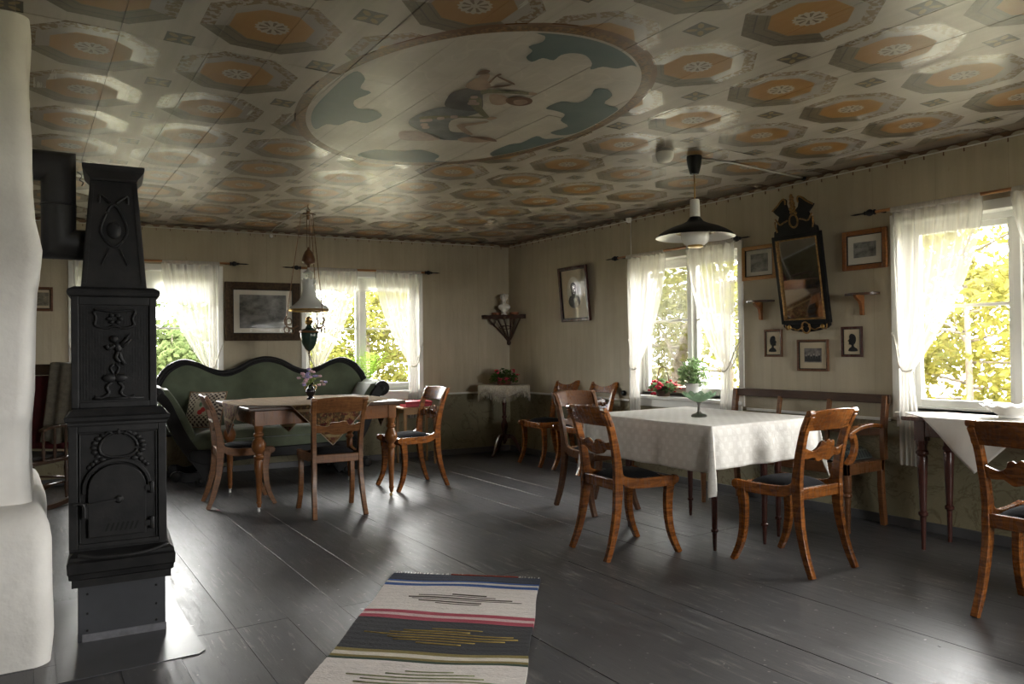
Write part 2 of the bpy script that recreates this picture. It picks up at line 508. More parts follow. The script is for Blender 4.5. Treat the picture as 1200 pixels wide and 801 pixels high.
def sky_paint(pts):
    P = [at_z(350 + a / 2.763, b_ / 2.763, H - .0018) for a, b_ in sp2(pts, 3, True)]
    out = []
    for p in P:                                # keep the paint inside the oval's border
        d = Vector(((p.x - OVC[0]) / OVA, (p.y - OVC[1]) / OVB)); k = min(1, .93 / max(1e-6, d.length))
        out.append((OVC[0] + d.x * k * OVA, OVC[1] + d.y * k * OVB, p.z))
    q = MB(); q.add(out, [list(range(len(out)))]); q.build('painted_sky', SKYP, ce_root, 0)
sky_paint([(770, 90), (800, 85), (870, 85), (950, 98), (1030, 122), (1085, 158), (1120, 195), (1118, 210), (1075, 212), (1030, 222), (985, 216), (945, 225), (950, 205), (930, 180), (890, 172), (850, 178), (825, 195), (790, 188), (755, 200), (737, 185), (757, 165), (745, 150), (790, 135), (797, 115)])
sky_paint([(800, 350), (850, 328), (905, 332), (945, 310), (960, 288), (1000, 290), (1015, 310), (990, 335), (1050, 355), (1040, 375), (960, 410), (900, 430), (850, 438), (815, 428), (872, 410), (848, 390), (862, 370), (830, 358)])
sky_paint([(620, 495), (680, 468), (720, 462), (770, 440), (800, 450), (860, 445), (840, 462), (760, 492), (680, 515), (640, 510)])
sky_paint([(190, 230), (215, 255), (200, 285), (235, 300), (180, 325), (190, 350), (240, 355), (270, 375), (220, 398), (170, 390), (130, 405), (90, 402), (55, 418), (40, 390), (50, 350), (95, 300), (150, 250)])
sky_paint([(190, 500), (250, 484), (330, 490), (395, 485), (455, 503), (440, 520), (470, 538), (380, 545), (290, 538), (220, 520)])
ceil_paint('painted_drapery', [(-10, 540), (90, 535), (240, 565), (245, 595), (100, 600), (0, 590)], PINKP, .0022)
ceil_paint('painted_robe', [(50, 470), (130, 415), (220, 385), (300, 370), (420, 350), (520, 350), (545, 400), (470, 430), (335, 465), (330, 535), (430, 548), (470, 575), (400, 597), (255, 590), (200, 562), (90, 515)], ROBE, .0022)
ceil_paint('painted_bodice', [(300, 372), (312, 310), (350, 275), (440, 247), (535, 250), (548, 320), (540, 390), (450, 400)], ROBE2, .0026)
ceil_paint('painted_torso', [(432, 240), (470, 198), (520, 178), (572, 190), (600, 238), (530, 262)], SKIN, .0030)
ceil_paint('painted_head', [(520, 185), (540, 150), (592, 150), (590, 180), (560, 202)], SKIN, .0034)
ceil_paint('painted_hair', [(500, 160), (545, 128), (598, 130), (575, 150), (530, 158)], HAIRP, .0038)
for pts in ([(588, 205), (640, 160), (668, 150), (672, 160), (640, 172), (600, 212)], [(655, 168), (755, 212), (752, 224), (660, 180)], [(580, 240), (700, 225), (745, 222), (700, 238), (590, 246)]):
    ceil_paint('painted_trumpet', pts, HAIRP, .0030)
ceil_paint('painted_garland', [(540, 260), (620, 255), (760, 266), (870, 276), (860, 292), (740, 285), (600, 280), (540, 290)], GARL, .0034)
ceil_paint('painted_garland', [(450, 330), (490, 300), (540, 320), (545, 380), (590, 440), (560, 442), (500, 400)], GARL, .0034)
ceil_paint('painted_child', [(600, 290), (700, 300), (710, 345), (650, 362), (600, 345)], SKIN, .0030)
ceil_paint('painted_child_head', [(705, 320), (780, 303), (872, 318), (872, 350), (800, 368), (720, 352)], HAIRP, .0034)
ceil_paint('painted_child_face', [(760, 330), (830, 325), (850, 345), (800, 360), (760, 352)], SKIN, .0038)
ceil_paint('painted_hand', [(860, 276), (908, 280), (905, 294), (862, 294)], SKIN, .0038)
ceil_paint('painted_garland', [(130, 440), (260, 432), (420, 436), (580, 440), (640, 448), (560, 452), (400, 446), (250, 452), (140, 456)], GARL, .0030)
ceil_paint('painted_leg', [(372, 502), (410, 486), (500, 478), (580, 468), (575, 480), (500, 493), (428, 508), (482, 556), (440, 556)], SKIN, .0030)
ceil_paint('painted_foot', [(575, 452), (610, 438), (645, 448), (600, 462)], SKIN, .0034)
ceil_paint('painted_cherub_face', [(380, 590), (450, 575), (560, 582), (600, 600), (520, 612), (420, 606)], SKIN, .0030)
ceil_paint('painted_cherub_hair', [(450, 570), (560, 574), (625, 588), (642, 605), (610, 604), (540, 590)], HAIRP, .0034)
for a, b_ in ((150, 465), (185, 462), (265, 450), (355, 440), (155, 492), (165, 510), (490, 308), (480, 335), (500, 352), (470, 350)):
    ceil_paint('painted_rose', [(a - 20, b_ - 7), (a + 20, b_ - 9), (a + 22, b_ + 7), (a - 20, b_ + 9)], PINKP, .0038)

# ================================================================ walls with their openings
def wall(name, frame, u0, u1, holes):
    us = sorted({u0, u1, *[h for a in holes for h in a]})
    q = MB()
    for a, b_ in zip(us[:-1], us[1:]):
        inside = any(h0 - 1e-6 <= a and b_ <= h1 + 1e-6 for h0, h1 in holes)
        if inside:
            q.box(a, b_, 0, .2, -.02, WZ0); q.box(a, b_, 0, .2, WZ1, H + .02)
        else:
            q.box(a, b_, 0, .2, -.02, H + .02)
    o = q.build(name, WALLM, None, 0); o.matrix_world = frame
    return tag(o, kind='structure')
holes = lambda fr: [(a, b_) for f, a, b_ in WIN.values() if f is fr]
LB = (XR - XL) / math.cos(SK)
wall('wall_back', FB, -LB - .3, .2, holes(FB))
wall('wall_right', FR, -YB - .02, -YN + .2, holes(FR))
wall('wall_rear', FN, -XR - .2, -XL + .2, holes(FN))
wall('wall_left', FL, YN - .2, back_y(XL) + .2, holes(FL))

# ---- rail, baseboard, ceiling border
def strip(name, frame, u0, u1, y0, y1, z0, z1, mat, bev=.003, gaps=()):
    q = MB(); us = sorted({u0, u1, *[g for p in gaps for g in p]})
    for a, b_ in zip(us[:-1], us[1:]):
        if any(g0 - 1e-6 <= a and b_ <= g1 + 1e-6 for g0, g1 in gaps): continue
        q.box(a, b_, y0, y1, z0, z1)
    o = q.build(name, mat, None, 0, bev=bev); o.matrix_world = frame
    return tag(o, kind='structure')
wide = lambda fr: [(a - .05, b_ + .05) for f, a, b_ in WIN.values() if f is fr]
for side, fr, u0, u1 in (('back', FB, -LB, -.02), ('right', FR, -YB + .02, -YN), ('rear', FN, -XR, -XL), ('left', FL, YN, back_y(XL) - .02)):
    strip('baseboard_' + side, fr, u0, u1, -.018, 0, 0, .062, BASEM)
    strip({'back': 'trim_1', 'right': 'trim_2', 'rear': 'trim_3', 'left': 'trim_4'}[side], fr, u0, u1, -.014, 0, .692, .712, TRIMG, .003, wide(fr))
def ceiling_border(name, fr, u0, u1, ulo, uhi):
    root = thing(name, None, None, frame=fr, kind='structure')
    q = MB(); q.box(u0, u1, -.012, 0, H - .03, H - .001); q.build('border_board', BROWN, root, 0)
    sc = MB(); n = 10
    out = [(.042 * math.cos(math.pi * k / n), .021 * math.sin(math.pi * k / n)) for k in range(n + 1)]
    sc.prism(out, lambda a, b_, d: (a, d, b_), -.016, -.010); sc_o = sc.build('scallop', SCALM, root, 0)
    st = MB(); st.prism([(-.004, 0), (.004, 0), (.002, -.012), (.0035, -.028), (-.0035, -.028), (-.002, -.012)], lambda a, b_, d: (a, d, b_), -.006, 0)
    st_o = st.build('staple', RUST, root, 0)
    u = ulo; first = True
    while u < uhi:
        if first: a, b_ = sc_o, st_o; first = False
        else:
            a = sc_o.copy(); COL.objects.link(a); b_ = st_o.copy(); COL.objects.link(b_)
        a.location = (u, 0, H - .031)
        b_.location = (u + .062, -.001, H - .03)
        u += .124
    return root
ceiling_border('trim_5', FB, -LB, -.012, -5.0, -.06)
ceiling_border('trim_6', FR, -YB + .01, -YN, -YB + .08, -1.6)
def cable(name, pts, label, r=.005, mat=None, group=None):
    q = MB(); q.tube(pts, r, 6); o = q.build(name, mat or CABLE, None, 180)
    return tag(o, label, 'cable', group)
cable('electric_cable', [FB @ Vector((u, -.012, H - .032 + .001 * math.sin(u * 9))) for u in [-5.2 + .2 * k for k in range(26)]] , 'white cable running under the ceiling border above the sofa wall')
cable('electric_cable', [FR @ Vector((u, -.012, H - .032 + .001 * math.sin(u * 9))) for u in [-7.56 + .2 * k for k in range(33)]], 'white cable running under the ceiling border above the mirror wall')

# ================================================================ windows
def window(name, fr, u0, u1, blind=None):
    root = thing(name, None, None, frame=fr, kind='structure')
    uc = (u0 + u1) / 2; yg = .13                        # sash plane
    cw = .05
    for a, b_ in ((u0 - .03, u0 + .02), (u1 - .02, u1 + .03)):
        q = MB(); q.box(a, b_, -.016, 0, WZ0 - .04, WZ1 + .03); q.build('casing', WHITE, root, 0, bev=.003)
    q = MB(); q.box(u0 - .03, u1 + .03, -.018, 0, WZ1 - .015, WZ1 + .045); q.build('head_casing', WHITE, root, 0, bev=.003)
    q = MB(); q.box(u0 - .004, u1 + .004, -.045, yg - .02, WZ0 - .03, WZ0); q.build('window_sill', WHITE, root, 0, bev=.006)
    q = MB(); q.box(u0 - .004, u1 + .004, -.015, 0, WZ0 - .10, WZ0 - .03); q.build('apron', WHITE, root, 0, bev=.003)
    q = MB(); q.box(u0, u0 + .015, 0, .2, WZ0, WZ1); q.box(u1 - .015, u1, 0, .2, WZ0, WZ1); q.box(u0, u1, 0, .2, WZ1 - .015, WZ1); q.box(u0, u1, yg - .02, .2, WZ0 - .01, WZ0 + .02)
    q.build('jamb_lining', WHITE, root, 0)
    # frame
    q = MB()
    q.box(u0 + .015, u0 + .05, yg - .02, yg + .05, WZ0, WZ1 - .015); q.box(u1 - .05, u1 - .015, yg - .02, yg + .05, WZ0, WZ1 - .015)
    q.box(u0 + .015, u1 - .015, yg - .02, yg + .05, WZ1 - .055, WZ1 - .015); q.box(u0 + .015, u1 - .015, yg - .02, yg + .05, WZ0, WZ0 + .035)
    q.box(uc - .022, uc + .022, yg - .035, yg + .05, WZ0 + .035, WZ1 - .055)
    q.build('window_frame', WHITE, root, 0, bev=.003)
    for a, b_ in ((u0 + .05, uc - .022), (uc + .022, u1 - .05)):
        z0, z1 = WZ0 + .035, WZ1 - .055; t = .036
        q = MB()
        q.box(a, a + t, yg - .005, yg + .035, z0, z1); q.box(b_ - t, b_, yg - .005, yg + .035, z0, z1)
        q.box(a + t, b_ - t, yg - .005, yg + .035, z0, z0 + t + .01); q.box(a + t, b_ - t, yg - .005, yg + .035, z1 - t, z1)
        sash = q.build('sash', WHITE, root, 0, bev=.003)
        zb = 1.447
        q = MB(); q.box(a + t, b_ - t, yg + .003, yg + .03, zb - .010, zb + .010); q.build('glazing_bar', WHITE, sash, 0, bev=.002)
        for c, d in ((z0 + t, zb - .010), (zb + .010, z1 - t)):
            q = MB(); q.box(a + t - .004, b_ - t + .004, yg + .014, yg + .018, c - .004, d + .004); q.build('pane', GLASS, sash, 0)
    if blind:
        q = MB(); q.box(u0 + .03, u1 - .03, .075, .079, blind, WZ1 - .04); q.tube([(u0 + .03, .077, blind), (u1 - .03, .077, blind)], .006, 6)
        q.build('roller_blind', BLIND, root, 0)
    return root
BL = {'window_1': 1.70, 'window_2': 1.86}
for n, (fr, u0, u1) in WIN.items(): window(n, fr, u0, u1, BL.get(n))

# ================================================================ curtain rods and curtains
RODW = wood('rod_wood', (.36, .17, .06), (.25, .11, .04), .4)
def rod(fr, u0, u1, z, label):
    root = thing('curtain_rod', label, 'curtain rod', (0, -.06, z), frame=fr, group='curtain rods')
    q = MB(); q.tube([(u0 + .12, 0, 0), (u1 - .12, 0, 0)], .011, 8); q.build('rod', RODW, root)
    for u, s in ((u0, 1), (u1, -1)):
        q = MB(); rot = Matrix.Rotation(R_(90), 3, 'Y')
        prof = [(.012, 0), (.018, .004), (.018, .012), (.010, .018), (.020, .030), (.024, .045), (.018, .062), (.010, .070), (.014, .078), (.008, .088), (.005, .10), (.006, .15), (.001, .185)]
        q.lathe([(r, -s * (t_ - .13)) for r, t_ in prof], (u + s * .0, 0, 0), 12, rot=rot)
        q.build('finial', IRON, root)
    for u in (u0 + .16, u1 - .16):
        q = MB(); q.box(u - .008, u + .008, 0, .059, -.008, .008); q.build('bracket', IRON, root, 0)
    return root
def curtain(fr, uo, ui, z, ztie, zbot, sgn, label, tie_dx=.10, phase=0):
    # uo outer edge, ui inner top edge; sgn = direction from outer to inner along u
    root = thing('curtain', label, 'curtain', frame=fr, group='white sheer curtains')
    wtop = abs(ui - uo); vt = (z - ztie) / (z - zbot)
    def f(a, v):
        zz = z + (zbot - z) * v
        if v <= vt:
            t = v / vt
            lo = .005 + (tie_dx - .04) * t ** 1.6; hi = wtop + (tie_dx + .035 - wtop) * (t ** 1.75)
        else:
            t = (v - vt) / (1 - vt)
            lo = tie_dx - .035 - .02 * math.sin(min(1, t * 1.4) * math.pi / 2); hi = tie_dx + .03 + .045 * math.sin(min(1, t * 1.4) * math.pi / 2)
        wd = hi - lo
        amp = .010 + .012 * min(1, wd / .3)
        if v < .04: amp *= .35 + v / .04 * .65
        ph = a * math.pi * 2 * 8 + phase + .9 * math.sin(3 * v + phase)
        yy = -.062 + (-.010 * (v > .02)) + amp * math.sin(ph) + .4 * amp * math.sin(ph * .37 + 2 * v)
        if v > .3: yy += .0
        du = .006 * math.sin(ph * .5 + 5 * v)
        return Vector((uo + sgn * (lo + wd * a + du), yy, zz))
    q = MB(); q.grid(f, 96, 48); q.build('cloth', SHEER, root, 180)
    q = MB(); q.box(min(uo, ui) + .004, max(uo, ui) - .004, -.078, -.045, z - .022, z + .016); q.build('heading', SHEER, root, 0, bev=.01)
    # tieback cord from a wall hook round the bunch
    zh = 1.27; uh = uo - sgn * .02
    q = MB()
    lo, hi = uo + sgn * (tie_dx - .045), uo + sgn * (tie_dx + .04)
    q.tube(smooth_path([(uh, -.015, zh), (uo + sgn * .02, -.05, zh - .09), (lo, -.085, ztie + .045), (uo + sgn * tie_dx, -.098, ztie), (hi, -.07, ztie + .01), (uo + sgn * tie_dx, -.035, ztie + .02), (lo, -.04, ztie + .06), (uo + sgn * .01, -.02, zh - .08), (uh, -.012, zh)], 5), .006, 6)
    q.build('tieback_cord', CORD, root, 180)
    q = MB(); q.tube([(uh, 0, zh), (uh, -.03, zh), (uh, -.03, zh + .015)], .005, 6); q.build('hook', CORD, root, 180)
    return root
rod(FB, -4.76, -3.03, 2.09, 'black finial curtain rod above the window nearest the stove pipe')
curtain(FB, -3.25, -3.78, 2.085, 1.03, .45, -1, 'sheer white curtain hanging between stove and dark framed engraving', phase=.5)
curtain(FB, -4.53, -4.03, 2.085, 1.03, .45, 1, 'sheer white curtain mostly hidden behind the iron stove', phase=1.5)
rod(FB, -2.59, -.96, 2.075, 'black finial curtain rod above the window behind the oil lamp')
curtain(FB, -2.40, -1.86, 2.07, 1.02, .45, 1, 'sheer white curtain behind the hanging oil lamp', phase=.2)
curtain(FB, -1.13, -1.66, 2.07, 1.02, .45, -1, 'sheer white curtain beside the fern, behind the red box', phase=2.2)
rod(FR, -5.69, -4.03, 2.07, 'black finial curtain rod above the window with the geranium')
curtain(FR, -5.44, -4.93, 2.065, 1.00, .45, 1, 'sheer white curtain beside the geranium, next to the portrait', phase=.9)
curtain(FR, -4.13, -4.66, 2.065, 1.00, .45, -1, 'sheer white curtain beside the bench and the leafy plant in white pot', phase=3.0)
rod(FR, -3.06, -1.24, 2.10, 'black finial curtain rod above the window with the white bowl')
curtain(FR, -2.83, -2.26, 2.095, 1.03, .42, 1, 'sheer white curtain beside the bench, above the dark side table', phase=1.2)
curtain(FR, -1.46, -2.10, 2.095, 1.03, .42, -1, 'sheer white curtain beyond the white bowl, above the amber chair', phase=.3)

# ================================================================ garden outside
GRASS = M('grass', (.23, .22, .15), .9, (.27, .25, .17), .8)
q = MB(); q.add([(-40, -40, -.75), (60, -40, -.75), (60, 60, -.75), (-40, 60, -.75)], [(0, 1, 2, 3)])
tag(q.build('garden_ground', GRASS, None, 0), kind='structure')
BARK = M('bark', (.16, .13, .10), .9, (.10, .085, .07), 10, bmp=.5)
LEAVES = [leafmat('leaf_yellow', (.125, .112, .018), (.080, .092, .020), (.155, .135, .036)),
          leafmat('leaf_yellowgreen', (.098, .105, .022), (.062, .08, .019), (.13, .118, .03)),
          leafmat('leaf_green', (.038, .058, .02), (.055, .075, .027), (.08, .098, .04))]
def tree(label, x, y, trunk, crown, kind, n, seed, tilt=(.2, .1), leafr=.075):
    rnd = random.Random(seed)
    root = thing('garden_tree', label, 'tree', (x, y, -.75), group='garden trees')
    cz, rx, rz = crown
    q = MB(); tips = []
    top = Vector((tilt[0], tilt[1], cz + rz * .5))
    q.tube(smooth_path([(0, 0, 0), (tilt[0] * .2, tilt[1] * .1, top.z * .35), (tilt[0] * .7, tilt[1] * .6, top.z * .7), top], 4), [trunk * (1 - .75 * k / 12) for k in range(13)], 8)
    q.build('trunk', BARK, root, 180)
    q = MB()
    for k in range(11):
        h = rnd.uniform(.25, .9); base = Vector((tilt[0] * h, tilt[1] * h, top.z * h)); a = k * 2.4 + rnd.random()
        ln = rx * rnd.uniform(.6, 1.0)
        tip = base + Vector((math.cos(a) * ln, math.sin(a) * ln, rz * rnd.uniform(.1, .5)))
        mid = (base + tip) / 2 + Vector((0, 0, -.15))
        q.tube([base, mid, tip], [trunk * .35, trunk * .22, trunk * .06], 5); tips += [mid, tip]
    q.build('branches', BARK, root, 180)
    vs = []; fs = []
    clumps = []
    for k in range(46):
        while True:
            c = Vector((rnd.uniform(-1, 1), rnd.uniform(-1, 1), rnd.uniform(-1, 1)))
            if c.length < 1: break
        clumps.append((Vector((c.x * rx + tilt[0] * .6, c.y * rx + tilt[1] * .6, cz + c.z * rz)), rnd.uniform(.25, .55) * rx * .6))
    for k in range(n):
        c, r = clumps[k % len(clumps)]
        g = Vector((rnd.gauss(0, 1), rnd.gauss(0, 1), rnd.gauss(0, .55))) * r * .55
        p = c + g
        if p.z < .05: p.z = .05 + rnd.random() * .3
        a = rnd.uniform(0, 6.28); nrm = Vector((rnd.gauss(0, .8), rnd.gauss(0, .8), 1)).normalized()
        u = nrm.orthogonal().normalized(); v = nrm.cross(u); u, v = u * math.cos(a) + v * math.sin(a), v * math.cos(a) - u * math.sin(a)
        L = leafr * rnd.uniform(.7, 1.3); b = len(vs)
        vs += [p - u * L, p + v * L * .55 - nrm * L * .12, p + u * L, p - v * L * .55 - nrm * L * .12]
        fs += [(b, b + 1, b + 2), (b, b + 2, b + 3)]
    q = MB(); q.add(vs, fs); o = q.build('foliage', LEAVES[kind], root, 0); o['kind'] = 'stuff'
    return root
tree('yellow maple seen between the sheer curtains above the white bowl', 11.61, 5.67, .07, (2.53, 2.12, 2.30), 0, 10518, 11, (.5, .3))
tree('slender yellow maple behind the bench-side window curtain', 14.31, 8.91, .09, (2.99, 2.62, 2.64), 0, 10518, 12, (-.4, .6))
tree('tall garden tree with a leaning grey trunk beyond the geranium', 11.74, 11.81, .17, (3.91, 2.75, 2.53), 1, 7596, 13, (.9, -.9))
tree('yellow leaved tree beyond the white potted plant', 15.53, 13.50, .12, (2.64, 2.88, 2.53), 0, 9350, 14, (.3, .4))
tree('yellow green tree outside the window with the fern', 6.62, 16.47, .10, (2.42, 2.38, 2.42), 1, 10518, 15, (.2, .3))
tree('bushy yellow tree far beyond the oil lamp window', 9.99, 18.09, .10, (2.53, 2.50, 2.53), 0, 9350, 16, (.2, .3))
tree('green lilac shrub outside the window beside the stove', 2.16, 14.85, .06, (1.72, 2.12, 1.84), 2, 13323, 17, (.2, .2))
tree('green leafy tree outside the stove-side window, further off', 4.19, 18.90, .12, (2.99, 2.75, 2.76), 2, 11220, 18, (.2, .2))
tree('young yellow maple outside the far-right window', 10.80, 2.97, .06, (2.18, 1.75, 2.07), 0, 7012, 19, (.2, .2))
# ================================================================ furniture materials
AMBER = wood('amber_birch', (.35, .122, .026), (.062, .017, .005), .26, 4, (5, 5, 1), .5, .55)
PALE = wood('pale_birch', (.27, .118, .042), (.115, .044, .015), .38, 4, (5, 5, 1), .15, .5)
DARKB = wood('brown_birch', (.17, .072, .026), (.075, .028, .011), .3, 4, (5, 5, 1), .4, .45)
OAK = wood('honey_wood', (.26, .10, .027), (.155, .055, .015), .3, 4, (5, 5, 1), .4, .2)
MAHOG = wood('mahogany', (.085, .026, .018), (.04, .014, .011), .28, 4, (5, 5, 1), .5, .2)
WALNUT = wood('dark_walnut', (.085, .045, .026), (.045, .024, .015), .33, 4, (1, 5, 5), .4, .2)
SEATM = M('black_wool', (.0065, .0065, .008), .95, (.010, .010, .012), 60, bmp=.3, bscale=300, spec=.12)
GREEN = M('green_velvet', (.105, .13, .078), .75, (.072, .092, .054), 7, bmp=.15, bscale=200)
GREEN.node_tree.nodes['Principled BSDF'].inputs['Sheen Weight'].default_value = .6
DARKFRAME = M('ebonised_wood', (.009, .009, .010), .45, (.015, .0145, .015), 9, bmp=.15, bscale=40, spec=.18)
WHITEC = M('white_porcelain', (.82, .81, .78), .2, (.76, .75, .72), 3)

# ================================================================ chairs
SPLAT = {
 'heart': ([(-.19, .055), (-.16, .05), (-.12, .045), (-.085, .055), (-.055, .062), (-.028, .052), (0, .03), (.028, .052), (.055, .062), (.085, .055), (.12, .045), (.16, .05), (.19, .055)],
           [(.19, 0), (.15, .005), (.11, .0), (.07, -.022), (.03, -.03), (0, -.035), (-.03, -.03), (-.07, -.022), (-.11, 0), (-.15, .005), (-.19, 0)]),
 'shell': ([(-.19, .06), (-.15, .045), (-.11, .035), (-.075, .05), (-.06, .078), (-.04, .085), (-.025, .078), (0, .092), (.025, .078), (.04, .085), (.06, .078), (.075, .05), (.11, .035), (.15, .045), (.19, .06)],
           [(.19, 0), (.14, -.008), (.09, -.005), (.05, -.028), (0, -.018), (-.05, -.028), (-.09, -.005), (-.14, -.008), (-.19, 0)]),
 'wave': ([(-.19, .062), (-.15, .052), (-.1, .042), (-.07, .05), (-.065, .068), (-.03, .072), (0, .07), (.03, .078), (.065, .072), (.07, .058), (.1, .045), (.15, .055), (.19, .065)],
          [(.19, 0), (.14, -.004), (.09, .0), (.05, -.018), (0, -.022), (-.05, -.018), (-.09, .0), (-.14, -.004), (-.19, 0)]),
}
def make_chair(style, wd, label, loc, rz, carved=False):
    root = thing('dining_chair', label, 'chair', loc, rz, 'birch chairs with black seats')
    XRr, XF = .17, .195
    for s in (-1, 1):
        q = MB(); P = smooth_path([(s * .186, -.252, 0), (s * .18, -.212, .10), (s * .175, -.180, .22), (s * XRr, -.163, .33), (s * XRr, -.158, .445)], 4)
        n = len(P); q.sweep(P, .032, [.030 + .026 * i / (n - 1) for i in range(n)]); q.build('leg', wd, root, 30, bev=.003)
        q = MB(); P = smooth_path([(s * XF, .188, .415), (s * XF, .176, .32), (s * .197, .176, .21), (s * .2, .198, .10), (s * .206, .244, 0)], 4)
        n = len(P); q.sweep(P, .034, [.056 - .026 * i / (n - 1) for i in range(n)]); q.build('leg', wd, root, 30, bev=.003)
        q = MB(); P = smooth_path([(s * XRr, -.156, .42), (s * XRr, -.158, .49), (s * .172, -.168, .57), (s * .176, -.186, .66), (s * .18, -.210, .75), (s * .184, -.236, .81), (s * .186, -.254, .842)], 4)
        n = len(P); q.sweep(P, .031, [.060 - .022 * min(1, 1.6 * i / (n - 1)) for i in range(n)])
        q.tube([(s * .186 - .021, -.258, .853), (s * .186 + .021, -.258, .853)], .016, 10)
        q.build('back_post', wd, root, 30, bev=.003)
        q = MB(); P = smooth_path([(s * XRr, -.150, .50), (s * XRr, -.128, .452), (s * .174, -.06, .424), (s * .185, .08, .421), (s * .197, .19, .424), (s * .199, .222, .427)], 4)
        n = len(P); q.sweep(P, .029, [.02 + .038 * min(1, 3 * i / (n - 1)) for i in range(n)])
        q.tube([(s * .199 - .016, .222, .430), (s * .199 + .016, .222, .430)], .026, 10)
        q.build('side_rail', wd, root, 30, bev=.003)
    q = MB(); q.box(-.185, .185, .18, .205, .385, .445); q.build('front_rail', wd, root, 0, bev=.004)
    q = MB(); q.box(-.16, .16, -.178, -.152, .39, .45); q.build('back_rail', wd, root, 0, bev=.004)
    # cushion
    q = MB()
    def cu(u, v):
        a = u * 2 * math.pi; r = v
        cx, sy = math.cos(a), math.sin(a)
        e = (abs(cx) ** 4 + abs(sy) ** 4) ** -.25
        x = cx * e * r; y = sy * e * r
        hw = .158 + .022 * (y * .5 + .5)
        return Vector((x * hw, .028 + y * .172, .437 + .045 * (1 - min(1, r) ** 3.2)))
    q.grid(cu, 32, 8, True); q.add([cu(i / 32, 1.0) - Vector((0, 0, .03)) for i in range(32)], [list(range(32))[::-1]])
    q.build('seat', SEATM, root, 60)
    # top rail, bowed
    q = MB()
    def tr(a, b_):
        x = -.205 + .41 * a; z = .758 + .100 * b_ + .016 * (1 - (2 * a - 1) ** 2) * b_
        y = -.205 - (z - .745) * .42 - .026 * (1 - (x / .205) ** 2)
        return x, y, z
    q.grid(lambda a, b_: Vector(tr(a, b_)) + Vector((0, .010, 0)), 12, 4)
    q.grid(lambda a, b_: Vector(tr(1 - a, b_)) + Vector((0, -.012, 0)), 12, 4)
    n = len(q.v) // 2
    f_ = lambda j, i: j * 13 + i; g_ = lambda j, i: n + j * 13 + (12 - i)
    for i in range(12):
        q.f += [[f_(4, i), f_(4, i + 1), g_(4, i + 1), g_(4, i)], [f_(0, i + 1), f_(0, i), g_(0, i), g_(0, i + 1)]]; q.m += [0, 0]
    for j in range(4):
        q.f += [[f_(j, 0), f_(j + 1, 0), g_(j + 1, 0), g_(j, 0)], [f_(j + 1, 12), f_(j, 12), g_(j, 12), g_(j + 1, 12)]]; q.m += [0, 0]
    q.build('top_rail', wd, root, 35, bev=.004)
    up, dn = SPLAT[style]
    q = MB(); out = sp2(up, 4) + sp2(dn, 4)
    q.prism([(a * .93, b_) for a, b_ in out], lambda a, b_, d: (a, d - .178 - (b_) * .3 - .018 * (1 - (a / .18) ** 2), .615 + b_), -.009, .009)
    sp = q.build('splat', wd, root, 35, bev=.003)
    if carved:
        q = MB()
        for s in (-1, 1):
            c = [(s * (.05 + .028 * math.cos(t_ * .55) * (1 - t_ / 14)), -.168, .655 + .026 * math.sin(t_ * .55) * (1 - t_ / 14)) for t_ in range(13)]
            q.tube([Vector(p) + Vector((0, -.012, -.012)) for p in c], .008, 6)
            q.tube(smooth_path([(s * .16, -.172, .64), (s * .12, -.19, .625), (s * .08, -.19, .64)], 5), .009, 6)
        for k in (-1, 0, 1): q.ball((k * .018, -.195, .648 - abs(k) * .01), .014, 8, 6, (.7, .7, 1.6))
        q.build('carving', wd, sp, 180)
    return root
make_chair('wave', PALE, 'pale birch chair tucked under turned-leg table opposite the green sofa', (1.945, 5.52, 0), R_(-6))
make_chair('heart', PALE, 'pale birch chair between embroidered cushion and turned-leg table', (1.445, 6.30, 0), R_(-95))
make_chair('shell', AMBER, 'scroll-backed birch chair beside the red box on the small table', (2.90, 6.14, 0), R_(92), True)
make_chair('shell', AMBER, 'black-seated birch chair against wall beside the fringed pedestal table', (4.632, 6.475, 0), R_(87), True)
make_chair('shell', AMBER, 'black-seated birch chair against wall beside the geranium window curtain', (4.632, 5.86, 0), R_(88), True)
make_chair('heart', DARKB, 'brown chair pulled up to white-clothed table on its geranium side', (3.62, 4.46, 0), R_(180))
make_chair('heart', AMBER, 'amber birch chair with heart-dipped splat, facing bench across white cloth', (3.01, 3.445, 0), R_(-96))
make_chair('shell', AMBER, 'amber birch chair with shell-topped splat, its front legs under white cloth', (3.585, 2.69, 0), R_(0))
make_chair('shell', AMBER, 'amber birch chair drawn up to the dark table with white bowl', (3.76, 1.515, 0), R_(-90), True)

# ================================================================ sofa table with turned legs
t = thing('dining_table', 'honey wood table with fat turned legs on castors before sofa', 'table', (2.01, 6.27, 0))
TX, TY, TZ = .63, .57, .79
q = MB(); q.box(-TX, TX, -TY, TY, TZ - .028, TZ); q.build('table_top', WALNUT, t, 0, bev=.008, seg=3)
q = MB()
for a in ((-TX + .09, TX - .09, -TY + .07, -TY + .095), (-TX + .09, TX - .09, TY - .095, TY - .07), (-TX + .07, -TX + .095, -TY + .09, TY - .09), (TX - .095, TX - .07, -TY + .09, TY - .09)):
    q.box(*a, TZ - .14, TZ - .028)
q.build('apron', OAK, t, 0, bev=.002)
LEG = [(.010, .035), (.016, .045), (.017, .065), (.021, .07), (.021, .08), (.017, .086), (.019, .12), (.026, .30), (.029, .385), (.024, .395), (.036, .405), (.037, .42), (.027, .43), (.026, .44), (.046, .465), (.052, .495), (.048, .525), (.030, .555), (.028, .565), (.038, .575), (.038, .588), (.028, .598), (.028, .615), (.033, .625), (.033, .65)]
